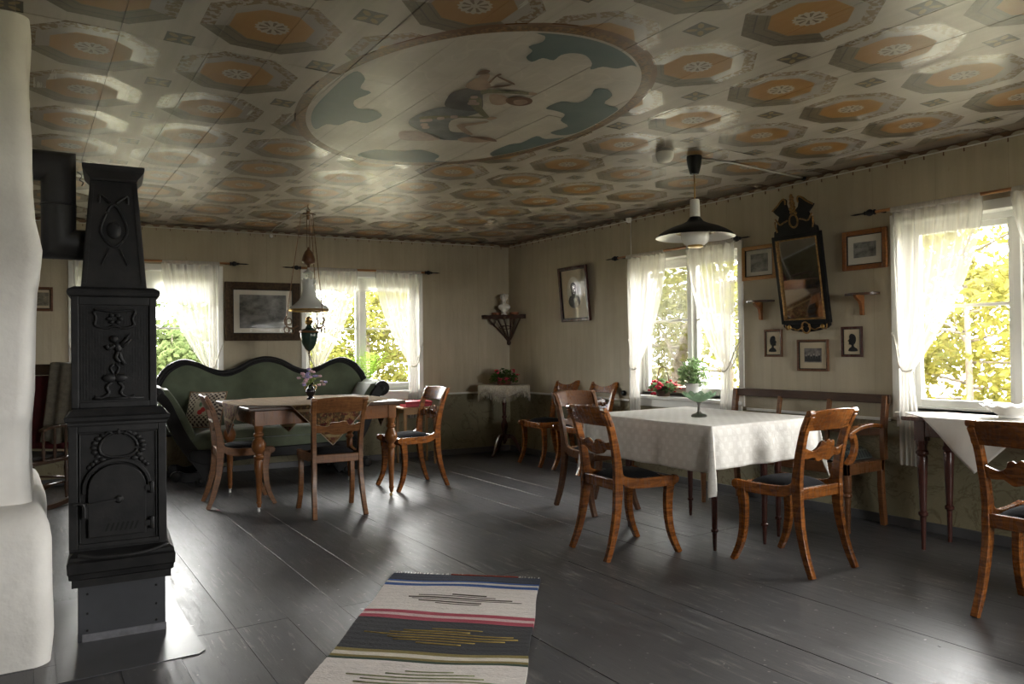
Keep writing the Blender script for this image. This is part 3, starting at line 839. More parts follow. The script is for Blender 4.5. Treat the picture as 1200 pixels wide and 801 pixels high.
for sx in (-1, 1):
    for sy in (-1, 1):
        x, y = sx * (TX - .095), sy * (TY - .095)
        q = MB(); q.lathe(LEG, (x, y, 0), 20); q.box(x - .034, x + .034, y - .034, y + .034, .648, TZ - .03)
        lg = q.build('leg', OAK, t, 35, bev=.002)
        q = MB(); q.lathe([(.010, .045), (.013, .036), (.006, .03)], (x, y, 0), 10); q.tube([(x - .008, y + .01, .014), (x + .008, y + .01, .014)], .014, 12); q.tube([(x, y, .03), (x, y + .01, .014)], .006, 6)
        q.build('castor', WHITEC if sy > 0 or sx < 0 else BRASS, lg, 35)
# patterned cloth laid cornerwise
def rug_cloth_material():
    m, nt, b = newmat('moquette_cloth')
    v = coords(nt, 'Object')
    vo = nt.nodes.new('ShaderNodeTexVoronoi'); vo.inputs['Scale'].default_value = 34; nt.links.new(v, vo.inputs[0])
    dd = S(nt, vo.outputs['Distance'])
    n = noise(nt, v, 38, 3).ramp(.42, .58); n2 = noise(nt, v, 16, 3, .6, 1.5).ramp(.45, .55)
    c = mixc(nt, n, (.085, .022, .018), (.20, .125, .05))
    c = mixc(nt, n2 * .8, c, (.055, .045, .025))
    sx0 = nt.nodes.new('ShaderNodeSeparateXYZ'); nt.links.new(v, sx0.inputs[0])
    dg = ((S(nt, sx0.outputs[0]) + S(nt, sx0.outputs[1])).abs() + (S(nt, sx0.outputs[0]) - S(nt, sx0.outputs[1])).abs()) * .5 - S(nt, sx0.outputs[2]) * .5
    c = mixc(nt, (dg.wrap(0, .11) - .055).abs().lt(.006) * .8, c, (.28, .21, .11))
    c = mixc(nt, dd.lt(.16) * .7, c, (.26, .19, .09))
    sx = nt.nodes.new('ShaderNodeSeparateXYZ'); nt.links.new(v, sx.inputs[0])
    dia = S(nt, sx.outputs[0]).abs() + S(nt, sx.outputs[1]).abs() - S(nt, sx.outputs[2]) 
    light = mixc(nt, n * .6, (.42, .33, .21), (.25, .15, .08))
    c = mixc(nt, S(nt, sx.outputs[2]).gt(-.004) * .5, c, light)     # flat top paler than the hanging corners
    nt.links.new(c, b.inputs['Base Color']); b.inputs['Roughness'].default_value = .95; b.inputs['Specular IOR Level'].default_value = .08
    bump(nt, b, noise(nt, v, 250, 2), .3, .003)
    return m
tc = thing('tablecloth', 'patterned brown carpet cloth laid cornerwise on honey wood table', 'tablecloth', (2.01, 6.27, TZ + .004))
def tcl(a, b_):
    D = .895; p, r_ = a * 2 - 1, b_ * 2 - 1
    x, y = (p - r_) * D / 2, (p + r_) * D / 2
    z = 0
    wob = .008 * math.sin(9 * a + 7 * b_)
    for ax_, lim in ((0, TX), (1, TY)):
        v = x if ax_ == 0 else y
        if abs(v) > lim:
            ex = abs(v) - lim; s = 1 if v > 0 else -1
            z -= max(0, ex - .006); v = s * (lim + min(ex, .008) + .03 * ex + wob * min(1, ex * 8))
            if ax_ == 0: x = v
            else: y = v
    return Vector((x, y, z))
q = MB(); q.grid(tcl, 60, 60); q.build('cloth', rug_cloth_material(), tc, 180, solid=.004)
q = MB()
ed = [tcl(k / 60, 0) for k in range(61)] + [tcl(1, k / 60) for k in range(61)] + [tcl(1 - k / 60, 1) for k in range(61)] + [tcl(0, 1 - k / 60) for k in range(61)]
q.tube(ed, .004, 5, True); q.build('hem', M('hem_braid', (.42, .33, .25), .9), tc, 180)

# vase with flowers
v = thing('flower_vase', 'dark glazed vase of pink and lilac wildflowers on patterned cloth', 'vase', (2.03, 6.28, TZ + .008))
q = MB(); q.lathe([(.001, 0), (.032, 0), (.034, .006), (.022, .016), (.020, .022), (.036, .045), (.042, .065), (.036, .085), (.020, .105), (.018, .12), (.030, .138), (.028, .14), (.016, .12), (.001, .118)], (0, 0, 0), 24)
q.build('body', M('black_glaze', (.012, .012, .014), .08), v)
q = MB()
for s in (-1, 1): q.tube(smooth_path([(s * .02, 0, .115), (s * .042, 0, .115), (s * .05, 0, .095), (s * .038, 0, .08)], 5), .004, 6)
q.build('handle', BRASS, v, 180)
rnd = random.Random(3); q = MB(); lf = MB(); tips = []
for k in range(30):
    a = rnd.uniform(0, 6.28); r = rnd.uniform(.02, .13); h = rnd.uniform(.16, .275) - r * .35
    tip = Vector((r * math.cos(a), r * math.sin(a), h)); tips.append(tip)
    q.tube([(0, 0, .12), tip * .6 + Vector((0, 0, .06)), tip], .0018, 4)
    if k % 2: 
        for j in range(3):
            c = tip * rnd.uniform(.5, .9) + Vector((rnd.gauss(0, .012), rnd.gauss(0, .012), .03)); d = Vector((rnd.gauss(0, 1), rnd.gauss(0, 1), .4)).normalized() * .022; e = d.cross(Vector((0, 0, 1))) * .35
            lf.add([c - d, c + e, c + d, c - e], [(0, 1, 2, 3)])
LEAFG = M('leaf_bright', (.22, .30, .05), .5, (.12, .2, .035), 20)
q.build('stems', LEAFG, v, 180); lf.build('leaves', LEAFG, v, 0)
FL1 = M('petal_pink', (.62, .40, .46), .6); FL2 = M('petal_lilac', (.30, .26, .50), .6)
for k, tip in enumerate(tips):
    q = MB(); 
    for j in range(6):
        a = j * 1.05; q.ball(tip + Vector((.009 * math.cos(a), .009 * math.sin(a), .003 * (j % 2))), .009, 6, 4)
    q.build('blossom', FL1 if k % 5 < 3 else FL2, v, 180)

# ================================================================ green sofa
so = thing('sofa', 'green velvet camelback sofa with ebonised scrolled frame and arms', 'sofa', (-2.83, 0, 0), 0, frame=FB)
W2 = 1.0; SF, SB = -.73, -.22         # local y of the front and the back
top_pts = [(-1.03, .70), (-1.02, .84), (-.98, .96), (-.90, 1.06), (-.78, 1.115), (-.66, 1.09), (-.52, 1.025), (-.40, 1.0), (-.28, 1.03), (-.14, 1.105), (0, 1.135), (.14, 1.105), (.28, 1.03), (.40, 1.0), (.52, 1.025), (.66, 1.09), (.78, 1.115), (.90, 1.06), (.98, .96), (1.02, .84), (1.03, .70)]
tp = sp2(top_pts, 5)
bend = lambda z: SB + (z - .4) * .10            # back leans towards the wall
q = MB(); q.prism(tp + [(.95, .42), (-.95, .42)], lambda a, b_, d: (a * .985, bend(b_) + d, b_ - .012), 0, .05); q.build('back_frame', DARKFRAME, so, 30)
q = MB(); n = len(tp)
def pad(u, v_):
    a, b_ = tp[min(n - 1, int(round(u * (n - 1))))]
    z = .43 + (b_ - .035 - .43) * v_; x = a * .965
    puff = .05 * (math.sin(math.pi * min(1, max(0, v_))) ** .5) * (1 - abs(x / 1.03) ** 6)
    return Vector((x, bend(z) - .015 - puff, z))
q.grid(pad, n - 1, 14); q.build('back_cushion', GREEN, so, 180)
q = MB(); q.tube([(a, bend(b_) + .005, b_) for a, b_ in tp], .026, 10); q.tube([(a * .985, bend(b_) - .018, b_ - .022) for a, b_ in tp], .007, 6); q.build('crest_rail', DARKFRAME, so, 180)
q = MB()
def seat(u, v_):
    x = (u * 2 - 1) * .74; y = SF + .01 + (SB - .03 - SF) * v_
    e = min(1, min(v_ * 7, (1 - v_) * 9, u * 12, (1 - u) * 12))
    return Vector((x, y - .015 * (1 - (2 * u - 1) ** 4) * (1 - v_), .40 + .09 * max(0, e) ** .4 + .015 * math.sin(math.pi * u)))
q.grid(seat, 40, 16); q.box(-.74, .74, SF + .008, SB, .30, .405); q.build('seat_cushion', GREEN, so, 50)
q = MB(); q.prism(sp2([(-.76, .33), (-.5, .325), (0, .315), (.5, .325), (.76, .33)], 5) + sp2([(.76, .24), (.6, .19), (.3, .215), (0, .225), (-.3, .215), (-.6, .19), (-.76, .24)], 5), lambda a, b_, d: (a, d, b_), SF - .02, SF + .03); q.build('front_rail', DARKFRAME, so, 35, bev=.006)
for s in (-1, 1):
    # arm: underside and inner profile swinging out from the seat into a scroll
    outer = sp2([(.70, .22), (.80, .30), (.89, .44), (.955, .60), (.985, .70), (1.005, .748)], 5)
    scroll = [(1.03 + .082 * math.cos(R_(-75) + k * R_(22)), .828 + .082 * math.sin(R_(-75) + k * R_(22))) for k in range(11)]
    inner = sp2([(.925, .875), (.865, .79), (.80, .67), (.735, .54), (.69, .42)], 5)
    prof = outer + scroll + inner
    q = MB(); q.prism([(s * a, b_) for a, b_ in prof], lambda a, b_, d: (a, d, b_), SF + .035, SB + .02); q.build('arm', GREEN, so, 50, bev=.014)
    q = MB()
    band = sp2([(.60, .10), (.66, .20), (.75, .32), (.84, .48), (.905, .64), (.955, .76), (1.01, .83)], 6)
    m_ = len(band)
    q.sweep([(s * a, SF + .015, b_) for a, b_ in band], .05, [.13 - .045 * i / (m_ - 1) for i in range(m_)], (0, 1, 0))
    q.lathe([(.001, -.03), (.03, -.032), (.035, -.026), (.05, -.024), (.072, -.018), (.076, .0), (.076, .04)], (s * 1.03, SF + .02, .828), 24, rot=Matrix.Rotation(R_(-90), 3, 'X'))
    q.build('arm_facing', DARKFRAME, so, 40, bev=.005)
    q = MB(); q.lathe([(.001, -.012), (.012, -.010), (.018, 0)], (s * 1.03, SF - .012, .828), 14, rot=Matrix.Rotation(R_(-90), 3, 'X')); q.build('rosette', DARKFRAME, so)
    for yy in (SF + .02, SB - .02):
        q = MB()
        q.sweep(smooth_path([(s * .60, yy, .22), (s * .62, yy, .15), (s * .68, yy, .095), (s * .78, yy, .08), (s * .86, yy, .11)], 5), .055, .08, (0, 1, 0))
        q.sweep(smooth_path([(s * .55, yy, .24), (s * .58, yy, .13), (s * .63, yy, .05)], 5), .055, .12, (0, 1, 0))
        q.lathe([(.001, -.036), (.02, -.038), (.028, -.03), (.048, -.028), (.05, .03), (.001, .03)], (s * .66, yy, .051), 20, rot=Matrix.Rotation(R_(-90), 3, 'X'))
        q.lathe([(.001, -.036), (.03, -.034), (.045, -.028), (.047, .03), (.001, .03)], (s * .87, yy, .10), 20, rot=Matrix.Rotation(R_(-90), 3, 'X'))
        q.build('foot', DARKFRAME, so, 40, bev=.004)

def pillow(name, label, frame, loc, rx, rz, w_, h_, th, mat, extra=None):
    root = thing(name, label, 'cushion'); root.matrix_world = frame @ Matrix.Translation(loc) @ Matrix.Rotation(rz, 4, 'Z') @ Matrix.Rotation(rx, 4, 'X')
    q = MB()
    def f(u, v_, s):
        a, b_ = u * 2 - 1, v_ * 2 - 1
        pin = 1 - .06 * (1 - (a * a)) * abs(b_) ** 3 - .06 * (1 - b_ * b_) * abs(a) ** 3
        t_ = th / 2 * ((1 - a ** 4) * (1 - b_ ** 4)) ** .5
        return Vector((a * w_ / 2 * pin, s * t_, b_ * h_ / 2 * pin))
    q.grid(lambda u, v_: f(u, v_, -1), 18, 18); q.grid(lambda u, v_: f(1 - u, v_, 1), 18, 18)
    q.build('cover', mat, root, 180)
    q = MB(); ring = [f(k / 18, 0, 0) for k in range(18)] + [f(1, k / 18, 0) for k in range(18)] + [f(1 - k / 18, 1, 0) for k in range(18)] + [f(0, 1 - k / 18, 0) for k in range(18)]
    q.tube(ring, .006, 6, True); q.build('piping', extra or mat, root, 180)
    return root
def embroidery():
    m, nt, b = newmat('embroidered_linen')
    v = coords(nt, 'Object'); sx = nt.nodes.new('ShaderNodeSeparateXYZ'); nt.links.new(v, sx.inputs[0])
    x, z = S(nt, sx.outputs[0]), S(nt, sx.outputs[2])
    d = x.abs().max(z.abs())
    wv = ((x * 150.0).sin() * (z * 150.0).sin()) + noise(nt, v, 30, 2) - .5
    c = mixc(nt, wv.gt(.1) * d.gt(.075), (.50, .44, .35), (.07, .05, .05))
    r1 = ((x - .012) * (x - .012) + (z + .02) * (z + .02)).sqrt(); r2 = ((x + .015) * (x + .015) + (z + .045) * (z + .045)).sqrt()
    c = mixc(nt, d.lt(.075), c, (.48, .43, .34))
    c = mixc(nt, r1.lt(.024).max(r2.lt(.024)), c, (.50, .03, .035))
    r3 = ((x + .02) * (x + .02) + (z - .03) * (z - .03) * .4).sqrt()
    c = mixc(nt, r3.lt(.014), c, (.12, .20, .12))
    nt.links.new(c, b.inputs['Base Color']); b.inputs['Roughness'].default_value = .9
    return m
pillow('cushion', 'embroidered cushion with red flowers in the sofa corner by stove', FB, (-3.43, -.44, .665), R_(-24), R_(-32), .36, .36, .13, embroidery(), M('tan_piping', (.30, .17, .10), .8))
pillow('cushion', 'plain green cushion lying against the sofa arm by the fern window', FB, (-2.20, -.36, .62), R_(-30), R_(20), .40, .30, .13, GREEN)
# ================================================================ white-clothed table
t2 = thing('dining_table', 'slim-legged drop-leaf table hidden under a white linen cloth', 'table', (3.68, 3.485, 0))
T2X, T2Y, T2Z = .47, .55, .755
q = MB(); q.box(-T2X, T2X, -T2Y, T2Y, T2Z - .022, T2Z); q.build('table_top', MAHOG, t2, 0, bev=.004)
q = MB(); q.box(-.30, .34, -.42, -.395, T2Z - .12, T2Z - .022); q.box(-.30, .34, .395, .42, T2Z - .12, T2Z - .022); q.box(-.30, -.275, -.4, .4, T2Z - .12, T2Z - .022); q.box(.315, .34, -.4, .4, T2Z - .12, T2Z - .022)
q.build('apron', MAHOG, t2, 0)
SLIM = [(.009, 0), (.011, .02), (.014, .10), (.014, .105), (.021, .112), (.022, .122), (.015, .13), (.016, .14), (.020, .35), (.023, .55), (.025, .66)]
for x, y in ((-.26, -.375), (.32, -.375), (-.26, .375), (.32, .375), (.10, -.445)):
    q = MB(); q.lathe(SLIM, (x, y, 0), 16); q.box(x - .022, x + .022, y - .022, y + .022, .655, T2Z - .022); q.build('leg', MAHOG, t2, 35)
def linen(name, sq=True):
    m, nt, b = newmat(name)
    v = coords(nt, 'Object'); sx = nt.nodes.new('ShaderNodeSeparateXYZ'); nt.links.new(v, sx.inputs[0])
    x, y, z = [S(nt, sx.outputs[k]) for k in range(3)]
    tn = nt.nodes.new('ShaderNodeTexCoord'); sn = nt.nodes.new('ShaderNodeSeparateXYZ'); nt.links.new(tn.outputs['Normal'], sn.inputs[0])
    fx = S(nt, sn.outputs[0]).abs().gt(.6); fy = S(nt, sn.outputs[1]).abs().gt(.6)
    pa = x * (1.0 - fx) + z * fx; pb = y * (1.0 - fy) + z * fy
    a = (pa.wrap(0, .075) - .0375).abs(); c2 = (pb.wrap(0, .075) - .0375).abs()
    pat = (a.lt(.017) * c2.lt(.017)).max(a.gt(.026) * c2.gt(.026)) if sq else a.lt(-1.0)
    n = noise(nt, v, 7, 4).ramp(.3, .7)
    c = mixc(nt, n, (.62, .595, .55), (.56, .535, .49)); c = mixc(nt, pat * .45, c, (.72, .70, .66))
    nt.links.new(c, b.inputs['Base Color']); b.inputs['Roughness'].default_value = .8
    bump(nt, b, noise(nt, v, 11, 4, .6, .6) + noise(nt, v, 300, 2) * .1, .35, .012)
    return m
LINEN = linen('damask_linen')
def drape(hx, hy, dx0, dx1, dy0, dy1, nx, ny, wob=.012, seed=0):
    # sheet lying on a rectangle hx,hy with overhangs; returns the grid function
    def f(u, v_):
        x = -hx - dx0 + (2 * hx + dx0 + dx1) * u; y = -hy - dy0 + (2 * hy + dy0 + dy1) * v_
        ex = max(0, abs(x) - hx); ey = max(0, abs(y) - hy); sx, sy = (1 if x > 0 else -1), (1 if y > 0 else -1)
        if ex == 0 and ey == 0: return Vector((x, y, .0015 * math.sin(14 * x + seed) * math.sin(11 * y)))
        hi, lo = max(ex, ey), min(ex, ey)
        drop = hi + .55 * lo
        k = min(1, hi / .05)
        px = max(-hx, min(hx, x)); py = max(-hy, min(hy, y))
        out = .012 * k + .05 * hi + .22 * lo
        wv = wob * k * min(1, hi * 5) * (math.sin(17 * (px if ey > ex else py) + seed) + .6 * math.sin(31 * (px if ey > ex else py) + 2 * seed))
        if ex > 0 and ey > 0:
            d = Vector((sx * ex, sy * ey, 0)).normalized(); wv *= .3
        elif ex > 0: d = Vector((sx, 0, 0))
        else: d = Vector((0, sy, 0))
        if lo > 0: d = (d + Vector((sx, 0, 0) if ex > ey else (0, sy, 0)) * .6).normalized()
        p = Vector((px, py, 0)) + d * (out + wv)
        p.z = -max(0, drop - .012)
        return p
    return f
cl = thing('tablecloth', 'white damask linen tablecloth hanging in folds over slim-legged table', 'tablecloth', (3.68, 3.485, T2Z + .003))
q = MB(); q.grid(drape(T2X, T2Y, .27, .24, .25, .26, 0, 0, .010, 1.3), 110, 120); q.build('cloth', LINEN, cl, 180, solid=.002)

# green glass bowl on a pewter foot
gb = thing('glass_compote', 'green ruffled glass bowl on pewter stem, on white tablecloth', 'bowl', (3.60, 3.39, T2Z + .005))
PEW = M('pewter', (.30, .29, .27), .3, (.2, .19, .18), 10, metal=1)
q = MB(); q.lathe([(.001, 0), (.048, 0), (.050, .008), (.044, .016), (.020, .024), (.010, .034), (.008, .07), (.012, .085), (.018, .092), (.001, .094)], (0, 0, 0), 24); q.build('foot', PEW, gb)
gg = sheer('green_glass', (.34, .50, .33), .40, .45)
q = MB(); md = lambda r, z, a: (r * (1 + .05 * math.cos(10 * a) * min(1, r / .08)), z + (.010 * math.cos(10 * a) if r > .07 else 0))
q.lathe([(.012, .092), (.035, .10), (.062, .115), (.088, .135), (.105, .146), (.103, .150), (.085, .139), (.06, .120), (.03, .104), (.002, .098)], (0, 0, 0), 60, mod=md); q.build('bowl', gg, gb, 180)

# ================================================================ bench
be = thing('wooden_bench', 'wooden settle with open back and curved arm against mirror wall', 'bench', (4.62, 3.52, 0), R_(90))
# local: x along the wall (towards +Y), y = out of the wall is -X -> local +y faces the room
BW_ = .63
def bl(x, y, z): return (x, y, z)
yb, yf = -.19, .22
q = MB(); P = [(-BW_ - .03, yb - .035, .84), (BW_ + .03, yb - .035, .84)]; q.sweep(P, .026, .06, (0, 1, 0)); q.build('top_rail', WALNUT, be, 30, bev=.004)
for x in (-BW_, -.21, .21, BW_):
    end = abs(x) > .5
    q = MB(); q.sweep(smooth_path([(x, yb, .44), (x, yb + .005, .6), (x, yb - .03, .86 if end else .82)], 4), .034 if end else .03, .045 if end else .024); q.build('back_post', PALE if not end else DARKB, be, 30, bev=.003)
q = MB(); q.prism(sp2([(-BW_, .645), (-.4, .635), (-.2, .645), (0, .635), (.2, .645), (.4, .635), (BW_, .645)], 4) + sp2([(BW_, .60), (.4, .585), (.2, .60), (0, .585), (-.2, .60), (-.4, .585), (-BW_, .60)], 4), lambda a, b_, d: (a, d, b_), yb - .008, yb + .008); q.build('middle_rail', DARKB, be, 35)
q = MB(); q.box(-BW_, BW_, yf - .03, yf, .37, .44); q.box(-BW_, BW_, yb, yb + .03, .37, .44); q.box(-BW_, -BW_ + .03, yb, yf, .37, .44); q.box(BW_ - .03, BW_, yb, yf, .37, .44); q.build('seat_rail', DARKB, be, 0, bev=.003)
q = MB(); q.box(-BW_ + .02, BW_ - .02, yb + .02, yf - .01, .425, .445); q.build('seat_board', WALNUT, be, 0)
for x in (-BW_ + .02, BW_ - .02):
    q = MB(); q.lathe([(.016, 0), (.018, .05), (.022, .22), (.022, .225), (.03, .235), (.03, .245), (.024, .255), (.03, .27), (.024, .285), (.028, .30), (.028, .37)], (x, yf - .025, 0), 16); q.build('leg', DARKB, be, 35)
    q = MB(); q.sweep([(x, yb - .02, 0), (x, yb + .005, .25), (x, yb + .01, .44)], .035, .04); q.build('leg', DARKB, be, 30, bev=.003)
    q = MB(); P = smooth_path([(x, yb, .66), (x, yb + .12, .675), (x, yb + .26, .665), (x, yb + .36, .635)], 6); q.sweep(P, .05, .026)
    q.tube([(x - .028, yb + .37, .622), (x + .028, yb + .37, .622)], .022, 12)
    q.sweep(smooth_path([(x, yb + .33, .64), (x, yb + .30, .56), (x, yb + .32, .49), (x, yf - .02, .43)], 5), .034, .04)
    q.build('arm', AMBER, be, 35, bev=.004)
def check_material():
    m, nt, b = newmat('dark_check_wool')
    v = coords(nt, 'Object'); sx = nt.nodes.new('ShaderNodeSeparateXYZ'); nt.links.new(v, sx.inputs[0])
    x, y = S(nt, sx.outputs[0]), S(nt, sx.outputs[1])
    a = (x.wrap(0, .03) - .015).abs().gt(.011).max((y.wrap(0, .03) - .015).abs().gt(.011))
    nt.links.new(mixc(nt, a, (.018, .023, .022), (.07, .085, .075)), b.inputs['Base Color']); b.inputs['Roughness'].default_value = .9
    return m
bc = thing('bench_cushion', 'long dark checked cushion lying on the wooden settle', 'cushion', (4.62, 3.52, .447), R_(90))
q = MB()
def bcu(u, v_):
    x = (u * 2 - 1) * (BW_ - .06); y = yb + .03 + (yf - .05 - yb) * v_
    e = max(0, min(1, min(u * 18, (1 - u) * 18, v_ * 6, (1 - v_) * 6))) ** .4
    return Vector((x, y, .002 + .075 * e + .006 * math.sin(18 * u)))
q.grid(bcu, 40, 14); ring = [bcu(k / 40, 0) for k in range(41)] + [bcu(1, k / 14) for k in range(1, 15)] + [bcu(1 - k / 40, 1) for k in range(1, 41)] + [bcu(0, 1 - k / 14) for k in range(1, 14)]
q.add(ring, [list(range(len(ring)))[::-1]]); o = q.build('cushion_cover', check_material(), bc, 60)

# ================================================================ side table by the near window, with cloth and bowl
t3 = thing('side_table', 'dark mahogany table with turned legs beneath the bowl window', 'table', (4.60, 1.80, 0))
q = MB(); q.box(-.23, .185, -.72, .72, .755, .78); q.build('table_top', MAHOG, t3, 0, bev=.006)
q = MB()
for a in ((-.19, -.165, -.64, .64), (.125, .15, -.64, .64), (-.17, .13, -.66, -.635), (-.17, .13, .635, .66)): q.box(*a, .665, .755)
q.build('apron', MAHOG, t3, 0)
LEG3 = [(.012, 0), (.014, .10), (.016, .19), (.026, .20), (.027, .215), (.018, .225), (.019, .24), (.026, .44), (.030, .54), (.026, .55), (.034, .56), (.034, .575), (.026, .585), (.027, .61), (.032, .625), (.032, .64)]
for x in (-.165, .13):
    for y in (-.63, .63):
        q = MB(); q.lathe(LEG3, (x, y, 0), 18); q.box(x - .03, x + .03, y - .03, y + .03, .638, .757); q.build('leg', MAHOG, t3, 35)
c3 = thing('table_runner', 'white linen cloth laid cornerwise on dark mahogany table', 'tablecloth', (4.60, 2.10, .782))
def c3f(a, b_):
    D = .53; p, r_ = a * 2 - 1, b_ * 2 - 1
    x, y = (p - r_) * D / 2, (p + r_) * D / 2; z = 0
    if x > .17: x = .17 - (x - .17) * .05
    if x < -.236:
        ex = -.236 - x; z = -max(0, ex - .006); x = -.236 - .04 * ex - .01 * math.sin(20 * y) * min(1, ex * 8) - .004
    return Vector((x, y, z))
q = MB(); q.grid(c3f, 50, 50); q.build('cloth', linen('plain_linen', False), c3, 180, solid=.002)
bo = thing('fruit_bowl', 'white porcelain bowl with ruffled rim on mahogany table', 'bowl', (4.66, 2.05, .785))
q = MB(); md = lambda r, z, a: (r * (1 + .03 * math.cos(14 * a) * (r > .1)), z + (.006 * math.cos(14 * a) if r > .12 else 0))
q.lathe([(.001, 0), (.06, 0), (.062, .008), (.058, .014), (.085, .03), (.115, .05), (.135, .062), (.15, .066), (.149, .07), (.13, .066), (.1, .046), (.06, .022), (.001, .018)], (0, 0, 0), 70, mod=md); q.build('body', WHITEC, bo, 180)

# ================================================================ small table with red box beside the sofa
st = thing('side_table', 'little light wood table holding a red box beside sofa', 'table', (-1.34, -.42, 0), frame=FB)
LITE = wood('light_pine', (.40, .23, .10), (.32, .17, .07), .4, 4, (5, 5, 1), .2, .2)
q = MB(); q.box(-.20, .20, -.16, .16, .585, .605); q.build('table_top', LITE, st, 0, bev=.003)
q = MB(); q.box(-.17, .17, -.135, -.12, .53, .585); q.box(-.17, .17, .12, .135, .53, .585); q.build('apron', LITE, st, 0)
for x in (-.165, .165):
    for y in (-.125, .125):
        q = MB(); q.frustum((x - .010, x + .010, y - .010, y + .010), (x - .016, x + .016, y - .016, y + .016), 0, .585); q.build('leg', LITE, st, 0, bev=.002)
rb = thing('box', 'flat red box lying on the little light wood table', 'box', (-1.34, -.42, .606), 0, frame=FB)
RED = M('red_card', (.42, .02, .035), .5, (.36, .016, .03), 8)
q = MB(); q.box(-.145, .145, -.10, .10, 0, .038); q.build('base', RED, rb, 0, bev=.003)
q = MB(); q.box(-.15, .15, -.105, .105, .036, .058); q.build('lid', RED, rb, 0, bev=.004)

# ================================================================ pedestal table in the corner
pt = thing('pedestal_table', 'dark tripod pedestal table with round top in the corner', 'table', (4.565, 7.24, 0))
q = MB(); q.lathe([(.022, .16), (.034, .18), (.036, .20), (.024, .215), (.018, .23), (.026, .27), (.038, .33), (.036, .37), (.020, .41), (.018, .42), (.028, .43), (.028, .445), (.018, .455), (.022, .52), (.026, .60), (.018, .66), (.03, .68), (.03, .70), (.02, .71), (.022, .775)], (0, 0, 0), 20); q.lathe([(.001, .13), (.016, .14), (.02, .16)], (0, 0, 0), 14); q.build('column', MAHOG, pt)
for k in range(3):
    a = R_(200 + 120 * k); c, s_ = math.cos(a), math.sin(a)
    P = smooth_path([(.02 * c, .02 * s_, .22), (.09 * c, .09 * s_, .21), (.15 * c, .15 * s_, .12), (.19 * c, .19 * s_, .04), (.23 * c, .23 * s_, .013)], 5)
    q = MB(); q.sweep(P, .03, [.05 - .026 * i / (len(P) - 1) for i in range(len(P))], (-s_, c, 0)); q.build('leg', MAHOG, pt, 35, bev=.004)
q = MB(); q.lathe([(.001, .775), (.27, .775), (.278, .782), (.278, .79), (.27, .797), (.001, .797)], (0, 0, 0), 40); q.build('table_top', MAHOG, pt)
CRO = M('crochet_cotton', (.52, .48, .40), .9, (.38, .34, .27), 60, bmp=.5, bscale=160)
pc = thing('crochet_cloth', 'fringed cream crochet cloth draped over the corner pedestal table', 'tablecloth', (4.565, 7.24, .799))
q = MB(); NS = 96
dropf = lambda a: .065 + .055 * (.5 + .5 * math.cos(4 * (a - R_(57)))) 
q.lathe([(.001, .003), (.20, .003), (.28, .002), (.288, -.01), (.29, -.05)], (0, 0, 0), NS, caps=False, mod=lambda r, z, a: (r + (.006 * math.sin(18 * a) if z < -.005 else 0), z if z > -.04 else -dropf(a)))
q.build('cloth', CRO, pc, 180, solid=.003)
q = MB(); rnd = random.Random(2)
for k in range(150):
    a = 2 * math.pi * k / 150; r = .291 + .006 * math.sin(18 * a); d = dropf(a); L = rnd.uniform(.045, .075)
    q.tube([(r * math.cos(a), r * math.sin(a), -d + .004), ((r + rnd.uniform(-.004, .006)) * math.cos(a + rnd.uniform(-.01, .01)), r * math.sin(a), -d - L)], [.0035, .002], 4)
o = q.build('fringe', CRO, pc, 180); o['kind'] = 'stuff'
def flower_pot(label, loc, pr, ph, potm, spread, height, nl, nf, fmat, lmat, leafr, seed, droop=.05, frame=None, basket=False, fr=.02, name='potted_plant'):
    rnd = random.Random(seed)
    root = thing(name, label, 'plant', loc, frame=frame)
    q = MB(); q.lathe([(.001, 0), (pr * .8, 0), (pr * .82, .005), (pr, ph * .85), (pr * 1.06, ph * .86), (pr * 1.06, ph), (pr * .95, ph), (pr * .9, ph * .8), (.001, ph * .8)], (0, 0, 0), 28); q.build('pot', potm, root)
    if basket:
        q = MB(); q.tube(smooth_path([(-pr, 0, ph * .9), (-pr * 1.02, 0, ph + .10), (-pr * .6, 0, ph + .185), (0, 0, ph + .205), (pr * .6, 0, ph + .185), (pr * 1.02, 0, ph + .10), (pr, 0, ph * .9)], 6), .005, 6); q.build('handle', M('wicker', (.12, .07, .04), .7), root, 180)
    lf = MB(); stm = MB()
    for k in range(nl):
        a = rnd.uniform(0, 6.28); e = rnd.uniform(0, 1) ** .6; h = ph + height * rnd.uniform(.0, 1) * (1 - .4 * e) - droop * e ** 2
        c = Vector((spread * e * math.cos(a), spread * e * math.sin(a), h))
        d = Vector((math.cos(a) + rnd.gauss(0, .6), math.sin(a) + rnd.gauss(0, .6), rnd.gauss(.1, .5))).normalized() * leafr * rnd.uniform(.7, 1.3)
        sd = d.cross(Vector((rnd.gauss(0, .4), rnd.gauss(0, .4), 1))).normalized() * d.length * .7
        lf.add([c - d, c - d * .2 + sd, c + d, c - d * .2 - sd], [(0, 1, 2, 3)])
        if k % 6 == 0: stm.tube([(0, 0, ph * .8), Vector((c.x * .5, c.y * .5, c.z * .8 + ph * .2)), c], .002, 4)
    stm.build('stems', lmat, root, 180); o = lf.build('foliage', lmat, root, 0); o['kind'] = 'stuff'
    for k in range(nf):
        a = R_(200) + R_(300) * (k / max(1, nf)) + rnd.uniform(-.2, .2) ; e = rnd.uniform(.55, 1.05)
        c = Vector((spread * e * math.cos(a), spread * e * math.sin(a), ph + height * rnd.uniform(.1, .95) - droop * e * e))
        q = MB()
        for j in range(11): q.ball(c + Vector((rnd.gauss(0, fr * .55), rnd.gauss(0, fr * .55), rnd.gauss(0, fr * .45))), fr * .42, 6, 4, (1, 1, .7))
        q.build('flower_head', fmat, root, 180)
    return root
